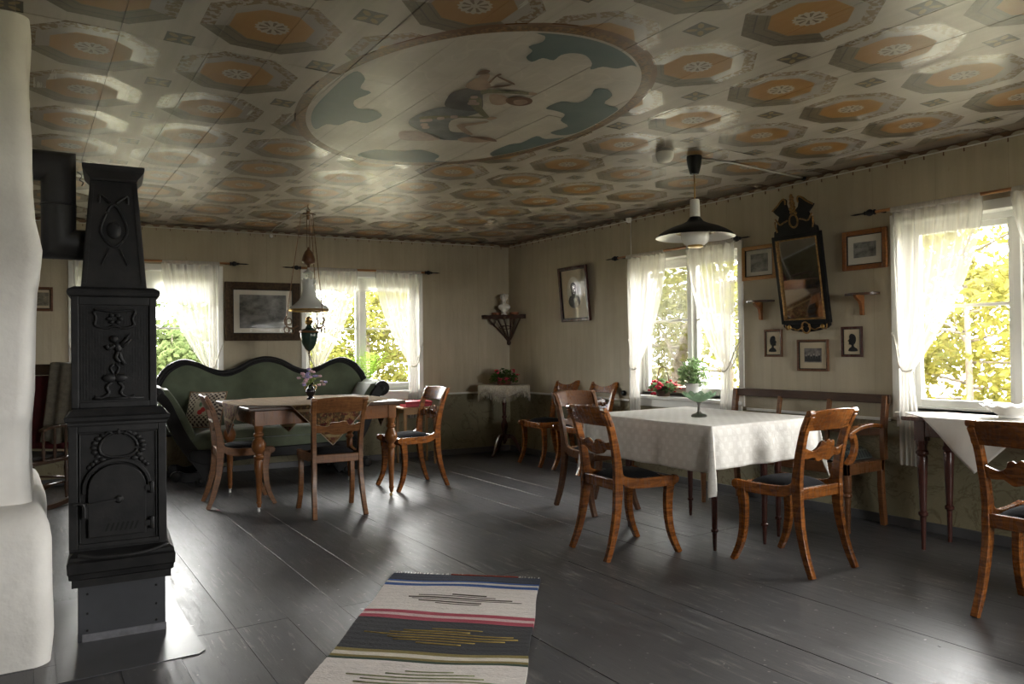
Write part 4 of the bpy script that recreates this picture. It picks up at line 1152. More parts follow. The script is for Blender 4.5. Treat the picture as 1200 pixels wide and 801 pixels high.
TERRA = M('brown_glaze_pot', (.16, .055, .03), .3, (.10, .035, .02), 10)
REDF = M('petal_crimson', (.62, .03, .09), .6, (.5, .02, .06), 30); REDG = M('petal_geranium', (.75, .03, .07), .6, (.6, .02, .05), 30)
DGREEN = leafmat('leaf_dark', (.05, .10, .03), (.08, .14, .04), (.12, .18, .06)); MGREEN = leafmat('leaf_mid', (.12, .20, .08), (.17, .26, .12), (.24, .32, .16))
flower_pot('crimson flowering plant in brown pot on fringed crochet cloth', (4.56, 7.23, .805), .095, .075, TERRA, .16, .12, 330, 11, REDF, DGREEN, .022, 4, .06)
# ---- window plants
flower_pot('bushy green plant in white pot on the window ledge', (-4.70, .045, .762), .072, .125, WHITEC, .135, .25, 460, 0, None, MGREEN, .022, 8, .02, FR)
flower_pot('red geranium in a handled basket standing on the window ledge', (-5.02, -.01, .762), .07, .06, M('basket', (.10, .06, .035), .8), .12, .10, 200, 6, REDG, MGREEN, .03, 9, .02, FR, True, .034)
# fern
fe = thing('potted_fern', 'bright green fern on the sill behind the sofa arm', 'plant', (-1.72, .03, .762), frame=FB)
q = MB(); q.lathe([(.001, 0), (.05, 0), (.065, .08), (.07, .085), (.065, .09), (.001, .075)], (0, 0, 0), 24); q.build('pot', WHITEC, fe)
FERN = leafmat('leaf_fern', (.34, .52, .08), (.42, .60, .12), (.48, .62, .16)); rnd = random.Random(5)
for k in range(26):
    a = k * 2.4; ln = rnd.uniform(.22, .36); up = rnd.uniform(.30, .46)
    q = MB(); prev = None; n = 15
    pts = [Vector((math.cos(a) * ln * t_, math.sin(a) * ln * t_ * (.4 if math.sin(a) < 0 else .15), .10 + up * (1.7 * t_ - 1.0 * t_ * t_))) for t_ in [i / n for i in range(n + 1)]]
    for i in range(1, n):
        d = (pts[i + 1] - pts[i - 1]).normalized(); s_ = d.cross(Vector((0, 0, 1))).normalized(); L = .048 * math.sin(math.pi * min(1, (i + 1.5) / (n + 1))) + .004
        for sg in (-1, 1):
            tip = pts[i] + s_ * sg * L + d * .012 - Vector((0, 0, .004)); q.add([pts[i] - d * .005, tip, pts[i] + d * .006], [(0, 1, 2)])
    q.tube(pts, .0015, 3); q.build('frond', FERN, fe, 0)

# ================================================================ corner shelf, bust, dishes
cs = thing('corner_shelf', 'dark openwork bracket shelf high in the room corner', 'shelf', (XR, YB, 1.58))
TWIG = M('dark_twig', (.075, .035, .02), .6, (.035, .018, .012), 40, bmp=.6, bscale=90)
bx = Vector((math.cos(math.pi + SK), math.sin(math.pi + SK), 0)); ry = Vector((0, -1, 0)); rs = .36
arc = [(bx * math.cos(t_) + ry * math.sin(t_)) * rs * (1 - .25 * math.sin(2 * t_)) for t_ in [k * math.pi / 2 / 14 for k in range(15)]]
ins = (bx + ry).normalized() * .006
q = MB(); n = len(arc); q.add([ins] + [p * .985 + ins for p in arc] + [ins + Vector((0, 0, .018))] + [p * .985 + ins + Vector((0, 0, .018)) for p in arc],
   [[0] + list(range(1, n + 1)), [n + 1] + list(range(2 * n + 1, n + 1, -1))] + [[i, n + 1 + i, n + 2 + i, i + 1] for i in range(1, n)] + [[0, n + 1, n + 2, 1], [n, 2 * n + 1, n + 1, 0]])
q.build('board', TWIG, cs, 30)
q = MB()
for k in range(4): q.tube([p * (1.0) + ins + Vector((0, 0, .018 - .011 * k + .004 * math.sin(i * 2 + k))) for i, p in enumerate(arc)], .0065, 6)
q.build('front_edge', TWIG, cs, 180)
bot = (bx + ry).normalized() * .03 + Vector((0, 0, -.29))
for j in (1, 4, 7, 10, 13):
    p = arc[j] * .93 + ins
    q = MB(); q.tube(smooth_path([p, p * .62 + Vector((0, 0, -.11)), p * .25 + Vector((0, 0, -.22)), bot], 4), [.009] * 13 if False else .009, 6); q.build('strut', TWIG, cs, 180)
q = MB()
for s_, e_ in ((0, 5), (9, 14)):
    c = arc[s_ + 2] * .93; q.tube(smooth_path([c + Vector((0, 0, 0)), c * .98 + Vector((0, 0, -.06)), c * .8 + Vector((0, 0, -.085)), c * .7 + Vector((0, 0, -.03)), c * .75], 5), .005, 5)
q.tube(smooth_path([arc[3] * .6 + Vector((0, 0, -.12)), arc[7] * .62 + Vector((0, 0, -.10)), arc[11] * .6 + Vector((0, 0, -.12)), arc[7] * .55 + Vector((0, 0, -.14))], 5, True), .005, 5)
q.build('scrollwork', TWIG, cs, 180)
q = MB(); q.ball(bot + Vector((.0, 0, -.01)), .024, 10, 8, (1, 1, 1.3)); q.build('drop_finial', TWIG, cs)
# bust
cdir = (bx + ry).normalized()
bp = Vector((XR, YB, 0)) + cdir * .22
bu = thing('bust', 'small white plaster bust standing on the corner shelf', 'bust', (bp.x, bp.y, 1.60), R_(-33))
PLW = M('plaster_cast', (.74, .72, .67), .6, (.66, .64, .59), 10)
q = MB()
q.ball((0, 0, .205), .042, 16, 12, (.88, 1.0, 1.15)); q.ball((0, -.012, .182), .030, 12, 10, (.9, 1, 1.0)); q.ball((0, -.042, .200), .009, 8, 6, (.7, 1, 1.4)); q.ball((0, -.028, .163), .022, 10, 8, (1, .8, 1.1))
q.ball((0, -.036, .218), .012, 8, 6, (2.0, .5, .4)); q.ball((-.014, -.037, .209), .006, 6, 5); q.ball((.014, -.037, .209), .006, 6, 5); q.ball((0, -.038, .186), .008, 6, 5, (1.5, .6, .4))
for k in range(16):
    a = k * .5; q.ball((.040 * math.cos(a) * .95, .012 + .036 * math.sin(a) if math.sin(a) > -.2 else .0, .222 + .012 * math.sin(k * 1.7)), .014, 8, 6)
q.ball((-.04, 0, .2), .011, 8, 6, (.5, 1, 1.4)); q.ball((.04, 0, .2), .011, 8, 6, (.5, 1, 1.4))
q.lathe([(.020, .17), (.022, .14), (.034, .125)], (0, 0, 0), 16)
q.ball((0, 0, .095), .05, 18, 12, (1.45, .75, .85)); q.ball((0, -.004, .065), .034, 14, 10, (1.2, .8, 1.1))
q.lathe([(.018, .05), (.015, .035), (.026, .02), (.034, .012), (.036, .0), (.001, 0)], (0, 0, 0), 20)
o = q.build('figure', PLW, bu, 180); r_ = o.modifiers.new('remesh', 'REMESH'); r_.mode = 'VOXEL'; r_.voxel_size = .0035; r_.use_smooth_shade = True
TERR2 = M('terracotta', (.26, .10, .045), .5, (.2, .07, .03), 20)
for k, (d1, lab) in enumerate((( .11, 'shallow terracotta dish on corner shelf, sofa-wall side of bust'), (-.11, 'shallow terracotta dish on corner shelf, portrait side of bust'))):
    sd = Vector((-cdir.y, cdir.x, 0)); p = Vector((XR, YB, 0)) + cdir * .175 - sd * d1
    r = thing('dish', lab, 'dish', (p.x, p.y, 1.60), group='terracotta dishes')
    q = MB(); q.lathe([(.001, 0), (.040, 0), (.052, .02), (.054, .034), (.049, .034), (.046, .02), (.001, .008)], (0, 0, 0), 24); q.build('body', TERR2, r)
# ================================================================ plastered chimney and hearth
def chimney():
    root = thing('fireplace', 'whitewashed masonry fireplace with low ledge beside the iron stove', 'fireplace', (0, 0, 0))
    rnd = random.Random(9)
    def loft(levels, name):
        q = MB(); NP = 40; rings = []
        for (z, xr, yf, rad) in levels:
            xl, yb_ = -1.3, 4.75
            pts = [(xl, yf)]
            for k in range(NP): 
                t_ = k / (NP - 1); pts.append((xl + .05 + (xr - rad - xl - .05) * t_, yf))
            for k in range(1, 9):
                a = -math.pi / 2 + math.pi / 2 * k / 9; pts.append((xr - rad + rad * math.cos(a), yf + rad + rad * math.sin(a)))
            for k in range(14): pts.append((xr, yf + rad + (yb_ - yf - rad) * k / 13))
            pts.append((xl, yb_)); rings.append([(x, y, z) for x, y in pts])
        n = len(rings[0]); vs = []
        for r in rings:
            for x, y, z in r:
                f = .007 * math.sin(3.1 * x + 4.3 * z + 1) + .006 * math.sin(7 * y + 5.7 * z) + .004 * math.sin(13 * z + 9 * x)
                vs.append((x + f, y - f * .8, z))
        fs = [(j * n + i, j * n + (i + 1) % n, (j + 1) * n + (i + 1) % n, (j + 1) * n + i) for j in range(len(rings) - 1) for i in range(n)]
        fs += [list(range(n))[::-1], [(len(rings) - 1) * n + i for i in range(n)]]
        q.add(vs, fs); return q.build(name, PLASTER, root, 60)
    lv = [(0, .078, 3.44, .07)] + [(z, .082 + .004 * math.sin(6 * z), 3.43, .07) for z in (.1, .2, .3, .4, .48)] + [(.53, .078, 3.445, .08), (.565, .068, 3.47, .09), (.59, .055, 3.52, .09), (.60, .04, 3.60, .08)]
    loft(lv, 'hearth_ledge')
    up = [(.585, .034, 3.62, .06), (.62, .030, 3.635, .06)] + [(z, .030 + .010 * (z - .6), 3.64 - .004 * z, .06) for z in (.75, .9, 1.05, 1.2, 1.35, 1.48)] + [(1.56, .05, 3.60, .06), (1.62, .056, 3.54, .06), (1.67, .045, 3.47, .06), (1.72, .034, 3.41, .06), (1.80, .030, 3.34, .06), (1.9, .028, 3.30, .06)] + [(z, .028, 3.27, .06) for z in (2.0, 2.15, 2.3, 2.449)]
    loft(up, 'chimney_breast')
chimney()

# ================================================================ cast-iron stove
sv = thing('cast_iron_stove', 'tall black cast-iron pillar stove with arched fire door and reliefs', 'stove', (.345, 3.572, 0), R_(-5))
SHEET = M('painted_sheet', (.055, .057, .064), .4, (.045, .046, .052), 6, bmp=.1)
q = MB(); q.box(-.166, .166, .035, .40, 0, .25); pl = q.build('plinth', SHEET, sv, 0, bev=.004)
q = MB(); q.box(-.150, .168, .030, .0345, .0, .035); q.build('foot_strip', M('grey_strip', (.17, .17, .19), .5, (.12, .12, .13), 30), pl, 0)
q = MB()
for x in (-.13, .13):
    for z in (.05, .12, .20): q.ball((x, .033, z), .005, 8, 6)
q.build('rivets', IRON, pl)
q = MB()
hearth = [(-.02, .245), (-.02, .275), (-.045, .285), (-.05, .305), (-.06, .312), (-.065, .352), (-.05, .36), (-.045, .372), (.0, .385)]
for i in range(len(hearth) - 1):
    (y0, z0), (y1, z1) = hearth[i], hearth[i + 1]
    e0, e1 = .178 - y0 * .35, .178 - y1 * .35
    q.frustum((-e0, e0, y0, .40), (-e1, e1, y1, .40), z0, z1 + .0005)
he = q.build('hearth_tray', IRON, sv, 30)
q = MB(); q.tube(smooth_path([(-.16, -.05, .384), (-.10, -.062, .372), (0, -.068, .368), (.10, -.062, .374), (.17, -.045, .392)], 5), .009, 6); q.build('tray_lip', IRON, he, 180)
q = MB(); q.box(-.183, .183, .012, .40, .38, .905); fb = q.build('firebox', IRON, sv, 0, bev=.004)
q = MB()
for a in ((-.183, -.150, .395, .905), (.150, .183, .395, .905), (-.150, .150, .875, .905), (-.150, .150, .395, .415)): q.box(a[0], a[1], 0, .014, a[2], a[3])
for a in ((-.146, -.140, .42, .87), (.140, .146, .42, .87), (-.146, .146, .865, .871)): q.box(a[0], a[1], .004, .014, a[2], a[3])
q.build('front_frame', IRON, fb, 0, bev=.003)
def cornice(name, prof, par):
    q = MB()
    for (e0, z0), (e1, z1) in zip(prof[:-1], prof[1:]):
        q.frustum((-e0, e0, .18 - e0, .22 + e0), (-e1, e1, .18 - e1, .22 + e1), z0, z1 + .0004)
    return q.build(name, IRON, par, 25)
cornice('cornice', [(.183, .900), (.186, .906), (.186, .915), (.196, .925), (.198, .938), (.186, .945), (.180, .955), (.168, .972)], sv)
q = MB(); q.box(-.160, .160, .028, .39, .97, 1.45); mb = q.build('middle_box', IRON, sv, 0, bev=.004)
q = MB()
for a in ((-.160, -.132, .975, 1.44), (.132, .160, .975, 1.44), (-.132, .132, 1.405, 1.44), (-.132, .132, .975, 1.0)): q.box(a[0], a[1], .018, .03, a[2], a[3])
q.build('panel_frame', IRON, mb, 0, bev=.003)
q = MB()
for k in range(24):
    x = -.124 + .248 * k / 23; q.box(x - .0022, x + .0022, .0255, .0285, 1.005, 1.40)
q.build('fluting', IRON, mb, 0)
cornice('upper_cornice', [(.160, 1.438), (.172, 1.446), (.175, 1.458), (.172, 1.47), (.150, 1.482)], sv)
q = MB(); q.frustum((-.126, .126, .065, .34), (-.090, .090, .105, .30), 1.478, 1.955); pi_ = q.build('pillar', IRON, sv, 0, bev=.004)
q = MB()
for s in (-1, 1):
    q.add([(s * .118, .062, 1.50), (s * .104, .062, 1.50), (s * .074, .097, 1.93), (s * .084, .097, 1.93), (s * .118, .072, 1.50), (s * .104, .072, 1.50), (s * .074, .107, 1.93), (s * .084, .107, 1.93)],
          [(0, 1, 2, 3), (4, 7, 6, 5), (0, 4, 5, 1), (1, 5, 6, 2), (2, 6, 7, 3), (3, 7, 4, 0)])
q.tube(smooth_path([(-.03, .088, 1.80), (-.05, .082, 1.72), (0, .080, 1.66), (.05, .082, 1.72), (.03, .088, 1.80), (0, .09, 1.84)], 5, True), .006, 6)
q.ball((0, .08, 1.73), .028, 10, 8, (1, .3, 1.3))
for s in (-1, 1):
    q.tube(smooth_path([(s * .01, .084, 1.85), (s * .05, .088, 1.88), (s * .055, .092, 1.85)], 4), .006, 6); q.tube([(s * .02, .078, 1.65), (s * .05, .074, 1.58)], .005, 5)
q.build('pillar_relief', IRON, pi_, 40)
cornice('cap', [(.088, 1.945), (.092, 1.955), (.100, 1.965), (.116, 1.985), (.119, 1.995), (.119, 2.008)], sv)
# reliefs: flower cartouche, winged child, footed basin
q = MB()
q.tube(smooth_path([(-.075, .022, 1.385), (0, .02, 1.378), (.075, .022, 1.385), (.068, .022, 1.35), (.072, .022, 1.32), (.03, .022, 1.308), (0, .02, 1.318), (-.03, .022, 1.308), (-.072, .022, 1.32), (-.068, .022, 1.35)], 4, True), .006, 6)
for a in range(6): q.ball((.0 + .022 * math.cos(a * 1.05), .02, 1.348 + .016 * math.sin(a * 1.05)), .011, 8, 6, (1, .5, .7))
q.build('flower_relief', IRON, mb, 180)
q = MB()
q.ball((-.002, .016, 1.262), .016, 10, 8); q.ball((.012, .018, 1.228), .018, 10, 8, (.8, .6, 1.3), Matrix.Rotation(R_(-20), 3, 'Y'))
for P in ([(.0, .016, 1.236), (-.022, .014, 1.222), (-.030, .014, 1.236)], [(.018, .018, 1.21), (.024, .016, 1.18), (.038, .018, 1.155)], [(.014, .018, 1.21), (.006, .016, 1.185), (.02, .018, 1.165)]): q.tube(smooth_path(P, 4), .0085, 6)
for P in ([(.018, .02, 1.235), (.045, .018, 1.262), (.058, .02, 1.285)], [(.02, .02, 1.228), (.048, .018, 1.245), (.062, .02, 1.262)]): q.tube(P, [.008, .007, .002], 6)
q.build('child_relief', IRON, mb, 180)
q = MB()
q.ball((-.02, .02, 1.098), .022, 10, 8, (1.3, .5, .8)); q.ball((.022, .02, 1.098), .022, 10, 8, (1.3, .5, .8))
for s in (-1, 1):
    q.tube(smooth_path([(s * .012, .022, 1.08), (s * .03, .02, 1.06), (s * .022, .02, 1.035), (s * .05, .022, 1.015), (s * .075, .022, 1.02)], 4), .007, 6); q.tube(smooth_path([(s * .005, .02, 1.115), (s * .015, .018, 1.14), (s * .004, .02, 1.155)], 4), .005, 6)
q.tube([(-.08, .022, 1.012), (.11, .022, 1.012)], .006, 6); q.build('basin_relief', IRON, mb, 180)
# cartouche above the fire door
q = MB()
q.tube(smooth_path([(.068 * math.cos(a) * (1.05), .006, .812 + .052 * math.sin(a) - .006 * math.cos(2 * a)) for a in [k * math.pi / 8 for k in range(16)]], 2, True), .006, 6)
for s in (-1, 1):
    for k in range(8):
        a = R_(-50 + 17 * k); q.ball((s * .092 * math.cos(a), .010, .808 + .066 * math.sin(a)), .013, 8, 6, (1.1, .5, .8))
    for k in range(5): q.ball((s * (.085 + .012 * (k % 3)), .010, .752 - .012 * k), .011, 7, 5, (1, .5, 1))
    q.tube(smooth_path([(s * .02, .006, .862), (s * .035, .004, .874), (s * .05, .006, .862)], 4), .006, 6)
q.tube([(0, .004, .886), (0, .002, .862)], [.005, .009], 6); q.build('cartouche', IRON, fb, 180)
# arched fire door
arch = [(-.112, .440), (-.112, .640)] + [(-.005 + .107 * math.cos(a), .640 + .10 * math.sin(a)) for a in [math.pi - math.pi * k / 18 for k in range(19)]] + [(.102, .640), (.102, .440)]
q = MB(); q.prism(arch, lambda a, b_, d: (a, d, b_), -.012, .012); do = q.build('fire_door', IRON, sv, 30, bev=.003)
q = MB(); P = [(-.005 + .122 * math.cos(a), .004, .640 + .115 * math.sin(a)) for a in [math.pi * 1.0 - math.pi * k / 20 for k in range(21)]]
q.sweep([(-.127, .004, .62)] + P + [(.117, .004, .62)], .016, .016, (0, 1, 0)); q.build('door_arch', IRON, sv, 30, bev=.003)
q = MB(); q.lathe([(.001, -.014), (.010, -.012), (.016, -.006), (.018, 0)], (.0, -.010, .592), 16, rot=Matrix.Rotation(R_(-90), 3, 'X')); q.sweep([(-.115, -.018, .578), (-.05, -.018, .586), (0, -.018, .592)], .006, .010, (0, 1, 0)); q.build('latch_bar', IRON, do, 30)
q = MB(); q.box(-.135, -.112, -.012, .004, .52, .585); q.tube(smooth_path([(-.165, -.012, .585), (-.14, -.03, .588), (-.128, -.03, .575), (-.126, -.03, .53)], 4), .006, 6); q.build('latch', IRON, do, 30)
q = MB()
for k in range(7):
    x = -.045 + .018 * k; q.add([(x - .008, -.0125, .462), (x, -.0125, .462), (x + .012, -.0125, .495), (x + .004, -.0125, .495)], [(0, 1, 2, 3)])
q.build('vent_slots', M('soot_hole', (.004, .004, .004), .9), do, 0)
for z in (.48, .63):
    q = MB(); q.lathe([(.007, -.025), (.010, -.02), (.010, .02), (.007, .025)], (.125, -.006, z), 10); q.box(.095, .125, -.012, -.002, z - .012, z + .012); q.build('hinge', IRON, do, 30)

for ch in sv.children:                      # the upper tiers stand a little to the chimney side
    nm = ch.name.split('.')[0]
    if nm in ('middle_box', 'upper_cornice', 'pillar', 'cap'): ch.location.x = -.024
    elif nm in ('firebox', 'fire_door', 'door_arch', 'cornice'): ch.location.x = -.012
# stove pipe with two mitred elbows
sp_ = thing('stovepipe', 'black stovepipe bending from iron stove into whitewashed chimney', 'stovepipe', (0, 0, 0))
r = .066; cxp, cyp = .128, 3.78; za, zb = 1.675, 2.005; NS = 24
def mitre(path, rr):
    q = MB(); rings = []
    P = [Vector(p) for p in path]
    for i, p in enumerate(P):
        t0 = (P[i] - P[i - 1]).normalized() if i > 0 else (P[1] - P[0]).normalized()
        t1 = (P[i + 1] - P[i]).normalized() if i < len(P) - 1 else t0
        nrm = (t0 + t1).normalized(); 
        ring = []
        for k in range(NS):
            a = 2 * math.pi * k / NS
            e = Vector((0, 1, 0)) * math.cos(a) + t0.cross(Vector((0, 1, 0))) * math.sin(a)
            b0 = p + e * rr; d = (p - b0).dot(nrm) / t0.dot(nrm); ring.append(b0 + t0 * d)
        rings.append(ring)
    q.add([v_ for rg in rings for v_ in rg], [(j * NS + k, j * NS + (k + 1) % NS, (j + 1) * NS + (k + 1) % NS, (j + 1) * NS + k) for j in range(len(P) - 1) for k in range(NS)])
    return q
PIPE = M('pipe_iron', (.013, .0125, .013), .38, (.022, .021, .021), 9, spec=.4)
q = mitre([(.27, cyp, za), (cxp, cyp, za), (cxp, cyp, zb), (-.08, cyp, zb)], r); q.build('pipe', PIPE, sp_, 50)
q = MB(); q.lathe([(r + .001, 1.835), (r + .004, 1.84), (r + .001, 1.846)], (cxp, cyp, 0), 24); q.build('pipe_seam', PIPE, sp_)
q = MB(); q.tube(smooth_path([(cxp + r, cyp - .02, 1.99), (cxp + r + .02, cyp - .02, 1.975), (cxp + r + .012, cyp - .02, 1.955), (cxp + r + .026, cyp - .02, 1.945), (cxp + r + .02, cyp - .02, 1.93)], 4), .0015, 4); q.build('wire', IRON, sp_, 180)
# metal sheet under the stove
q = MB(); q.prism([(.10, 3.22), (.58, 3.22), (.61, 3.25), (.61, 4.28), (.10, 4.28)], lambda a, b_, d: (a, b_, d), .0005, .004)
hp = tag(q.build('floor_plate', M('painted_plate', (.075, .075, .08), .3, (.055, .055, .06), 5), None, 0), 'dark painted metal plate on the floor under the stove', 'plate')

# ================================================================ rocking chair behind the stove, blanket
rc = thing('rocking_chair', 'dark spindle rocking chair with red padded back behind the stove', 'chair', (.02, 7.02, 0), R_(140))
q = MB(); q.box(-.24, .24, -.22, .24, .36, .395); q.build('seat', WALNUT, rc, 0, bev=.01)
REDV = M('dark_red_wool', (.10, .010, .014), .9, (.07, .008, .01), 20)
q = MB(); q.box(-.20, .20, -.19, .20, .396, .425); q.build('seat_pad', M('dark_pad', (.05, .045, .04), .9), rc, 0, bev=.012)
for s in (-1, 1):
    q = MB(); q.tube([(s * .22, -.21, .38), (s * .23, -.27, .7), (s * .235, -.36, 1.10)], [.018, .017, .014], 8); q.build('back_post', WALNUT, rc, 180)
    q = MB(); q.sweep(smooth_path([(s * .27, -.28, .63), (s * .29, -.1, .645), (s * .29, .12, .645), (s * .28, .2, .625)], 4), .05, .022); q.build('arm', WALNUT, rc, 30, bev=.005)
    for y in (-.10, .02, .14):
        q = MB(); q.lathe([(.009, .39), (.014, .46), (.008, .50), (.012, .55), (.007, .64)], (s * .25, y, 0), 8); q.build('arm_spindle', WALNUT, rc)
    for y in (-.17, .19):
        q = MB(); q.lathe([(.011, .06), (.018, .16), (.012, .2), (.02, .3), (.014, .37)], (s * .2, y, 0), 10); q.build('leg', WALNUT, rc)
    q = MB(); q.tube([(s * .2, -.17, .19), (s * .2, .19, .19)], .009, 6); q.build('stretcher', WALNUT, rc, 180)
    q = MB(); q.sweep(smooth_path([(s * .2, -.48, .10), (s * .2, -.25, .045), (s * .2, 0, .02), (s * .2, .2, .04), (s * .2, .36, .085)], 5), .03, .035); q.build('rocker', WALNUT, rc, 30)
for y in (-.17, .19):
    q = MB(); q.tube([(-.2, y, .22), (.2, y, .22)], .009, 6); q.build('stretcher', WALNUT, rc, 180)
q = MB(); q.box(-.235, .235, -.37, -.335, 1.03, 1.12); q.build('crest_rail', WALNUT, rc, 0, bev=.01)
q = MB(); q.grid(lambda u, v_: Vector((-.20 + .4 * u, -.20 - .13 * v_ + .03 * math.sin(math.pi * u) * math.sin(math.pi * v_), .44 + .58 * v_)), 12, 12); q.build('back_pad', REDV, rc, 180, solid=.04)
bk_ = thing('blanket', 'grey-brown woven blanket thrown over the rocking chair back', 'blanket', (.02, 7.02, 0), R_(140))
q = MB()
def blk(u, v_):
    x = -.30 + .27 * u + .02 * math.sin(5 * v_); s = (v_ - .45) * 1.2
    if s > 0: return Vector((x + .05 * s, -.25 + .19 * s + .012 * math.sin(14 * u), 1.145 - s * .98 + .01 * math.sin(9 * u)))
    return Vector((x, -.29 - .135 + .02 * s + .015 * math.sin(11 * u), 1.145 + s * 1.0))
q.grid(blk, 24, 30); q.build('cloth', M('blanket_wool', (.17, .15, .115), .95, (.12, .105, .08), 30, bmp=.4, bscale=120), bk_, 180, solid=.012)

# ================================================================ rag rug
rg = thing('rag_rug', 'striped woven rag rug lying across the dark floor', 'rug', (1.955, 3.50, 0), R_(-37.5))
RW, RT = .785, .009
C_ = {'navy': (.035, .042, .07), 'blue': (.03, .09, .30), 'pale': (.6, .59, .57), 'white': (.72, .665, .63), 'red': (.36, .045, .075), 'pink': (.62, .42, .42), 'char': (.028, .028, .032), 'olive': (.22, .17, .05), 'cream': (.68, .62, .53), 'green': (.03, .055, .035)}
def rugm(n, c):
    m, nt, b = newmat('rag_' + n); v = coords(nt, 'Object', (18, 170, 1)); nz = noise(nt, v, 1, 4, .7).ramp(.3, .75)
    nt.links.new(mixc(nt, nz, lum(c, 1.12), lum(c, .72)), b.inputs['Base Color']); b.inputs['Roughness'].default_value = .95
    bump(nt, b, noise(nt, coords(nt, 'Object', (60, 160, 1)), 1, 2), .8, .006); return m
RM_ = {k: rugm(k, c) for k, c in C_.items()}
bands = [('navy', .0, .10), ('blue', .10, .125), ('pale', .125, .155), ('blue', .155, .195), ('white', .195, .565), ('red', .565, .60), ('pink', .60, .635), ('red', .635, .675), ('char', .675, 1.005), ('olive', 1.005, 1.035), ('cream', 1.035, 1.065), ('olive', 1.065, 1.085), ('green', 1.085, 1.105), ('white', 1.105, 1.46), ('red', 1.46, 1.50), ('navy', 1.50, 1.80), ('blue', 1.80, 1.84), ('white', 1.84, 2.05)]
rnd = random.Random(6)
edge = {0.0: 0}
wav = lambda x, v_: .010 * math.sin(6 * x + 5 * v_) + .006 * math.sin(13 * x + 9 * v_)
exl = lambda v_: .004 * math.sin(11 * v_)
for nme, a, b_ in bands:
    q = MB()
    def f(u, t_):
        v_ = a + (b_ - a) * t_; x = (-RW / 2 - exl(v_)) + (RW + exl(v_) + exl(v_ + 3)) * u
        return Vector((x, -v_ + (wav(x, v_) if .02 < v_ < 2.0 else 0), RT * (1 + .12 * math.sin(300 * v_)) ))
    ny = max(3, int((b_ - a) * 70)); q.grid(lambda u, t_: f(u, t_), 20, ny)
    bot_ring = [f(k / 20, 0) for k in range(21)] + [f(1, k / ny) for k in range(1, ny + 1)] + [f(1 - k / 20, 1) for k in range(1, 21)] + [f(0, 1 - k / ny) for k in range(1, ny)]
    nb = len(bot_ring); q.add([p for p in bot_ring] + [Vector((p.x, p.y, .0008)) for p in bot_ring], [(i, nb + i, nb + (i + 1) % nb, (i + 1) % nb) for i in range(nb)])
    q.build('stripe', RM_[nme], rg, 60)
def flame(vc, mat, n, seed, half, step):
    rnd = random.Random(seed)
    for k in range(n):
        d = k - (n - 1) / 2; L = half * (1 - abs(d) / (n * .62)) * rnd.uniform(.8, 1.1); c = rnd.uniform(-.04, .06) + .02
        q = MB(); P = []
        for i in range(9):
            x = c - L + 2 * L * i / 8; v_ = vc + d * step
            P.append((x, -v_ + wav(x, v_), RT * .98))
        q.tube(P, .0035, 5); q.build('weft_streak', mat, rg, 180)
flame(.385, rugm('brown', (.09, .065, .05)), 6, 1, .31, .026)
flame(.84, rugm('ochre', (.40, .28, .07)), 7, 2, .33, .026)
flame(1.27, rugm('sage', (.26, .28, .14)), 7, 3, .34, .028)
q = MB()
for k in range(46):
    x = -RW / 2 + RW * (k + .5) / 46; q.tube([(x, .0, .006), (x + rnd.uniform(-.008, .008), .018 + rnd.uniform(0, .012), .006)], .003, 4)
q.build('fringe', RM_['pale'], rg, 180)
q = MB(); q.tube([(x, .006 + .002 * math.sin(60 * x), .009) for x in [-.08 + .36 * k / 20 for k in range(21)]], .005, 5); q.build('red_edge_yarn', rugm('rust', (.30, .05, .03)), rg, 180)

for ch in rg.children:                       # the rug lies pulled a little out of square
    for vtx in ch.data.vertices: vtx.co.y -= .09 * vtx.co.x
# ================================================================ pictures
def picture(name, label, fr, u, z, w_, h_, fw, depth, fmat, mount, pm, iw, ih, lean=0, cat='picture', extra=None, glass=True, dy=0):
    root = thing(name, label, cat); root.matrix_world = fr @ Matrix.Translation((u, -.004, z - h_ / 2)) @ Matrix.Rotation(lean, 4, 'X')
    q = MB()
    for a in ((-w_ / 2, -w_ / 2 + fw, 0, h_), (w_ / 2 - fw, w_ / 2, 0, h_), (-w_ / 2 + fw, w_ / 2 - fw, 0, fw), (-w_ / 2 + fw, w_ / 2 - fw, h_ - fw, h_)): q.box(a[0], a[1], -depth, 0, a[2], a[3])
    f = q.build('frame', fmat, root, 0, bev=min(.006, fw * .2), seg=3)
    q = MB()
    i_ = fw
    for a in ((-w_ / 2 + i_, -w_ / 2 + i_ + .005, i_, h_ - i_), (w_ / 2 - i_ - .005, w_ / 2 - i_, i_, h_ - i_), (-w_ / 2 + i_, w_ / 2 - i_, i_, i_ + .005), (-w_ / 2 + i_, w_ / 2 - i_, h_ - i_ - .005, h_ - i_)): q.box(a[0], a[1], -depth * .72, 0, a[2], a[3])
    q.build('slip', BLACK if fmat not in (BLACK,) else BRASS, f, 0)
    q = MB(); q.box(-w_ / 2 + fw, w_ / 2 - fw, -depth * .3, -.002, fw, h_ - fw); q.build('mount', mount, root, 0)
    zc = h_ / 2 + dy
    if pm is not None:
        q = MB(); q.box(-iw / 2, iw / 2, -depth * .3 - .0015, -depth * .3, zc - ih / 2, zc + ih / 2); q.build('print', pm, root, 0)
    if extra: extra(root, -depth * .3 - .002, zc)
    if glass:
        q = MB(); q.box(-w_ / 2 + fw, w_ / 2 - fw, -depth * .55 - .001, -depth * .55, fw, h_ - fw); q.build('glass', PICGLASS, root, 0)
    return root
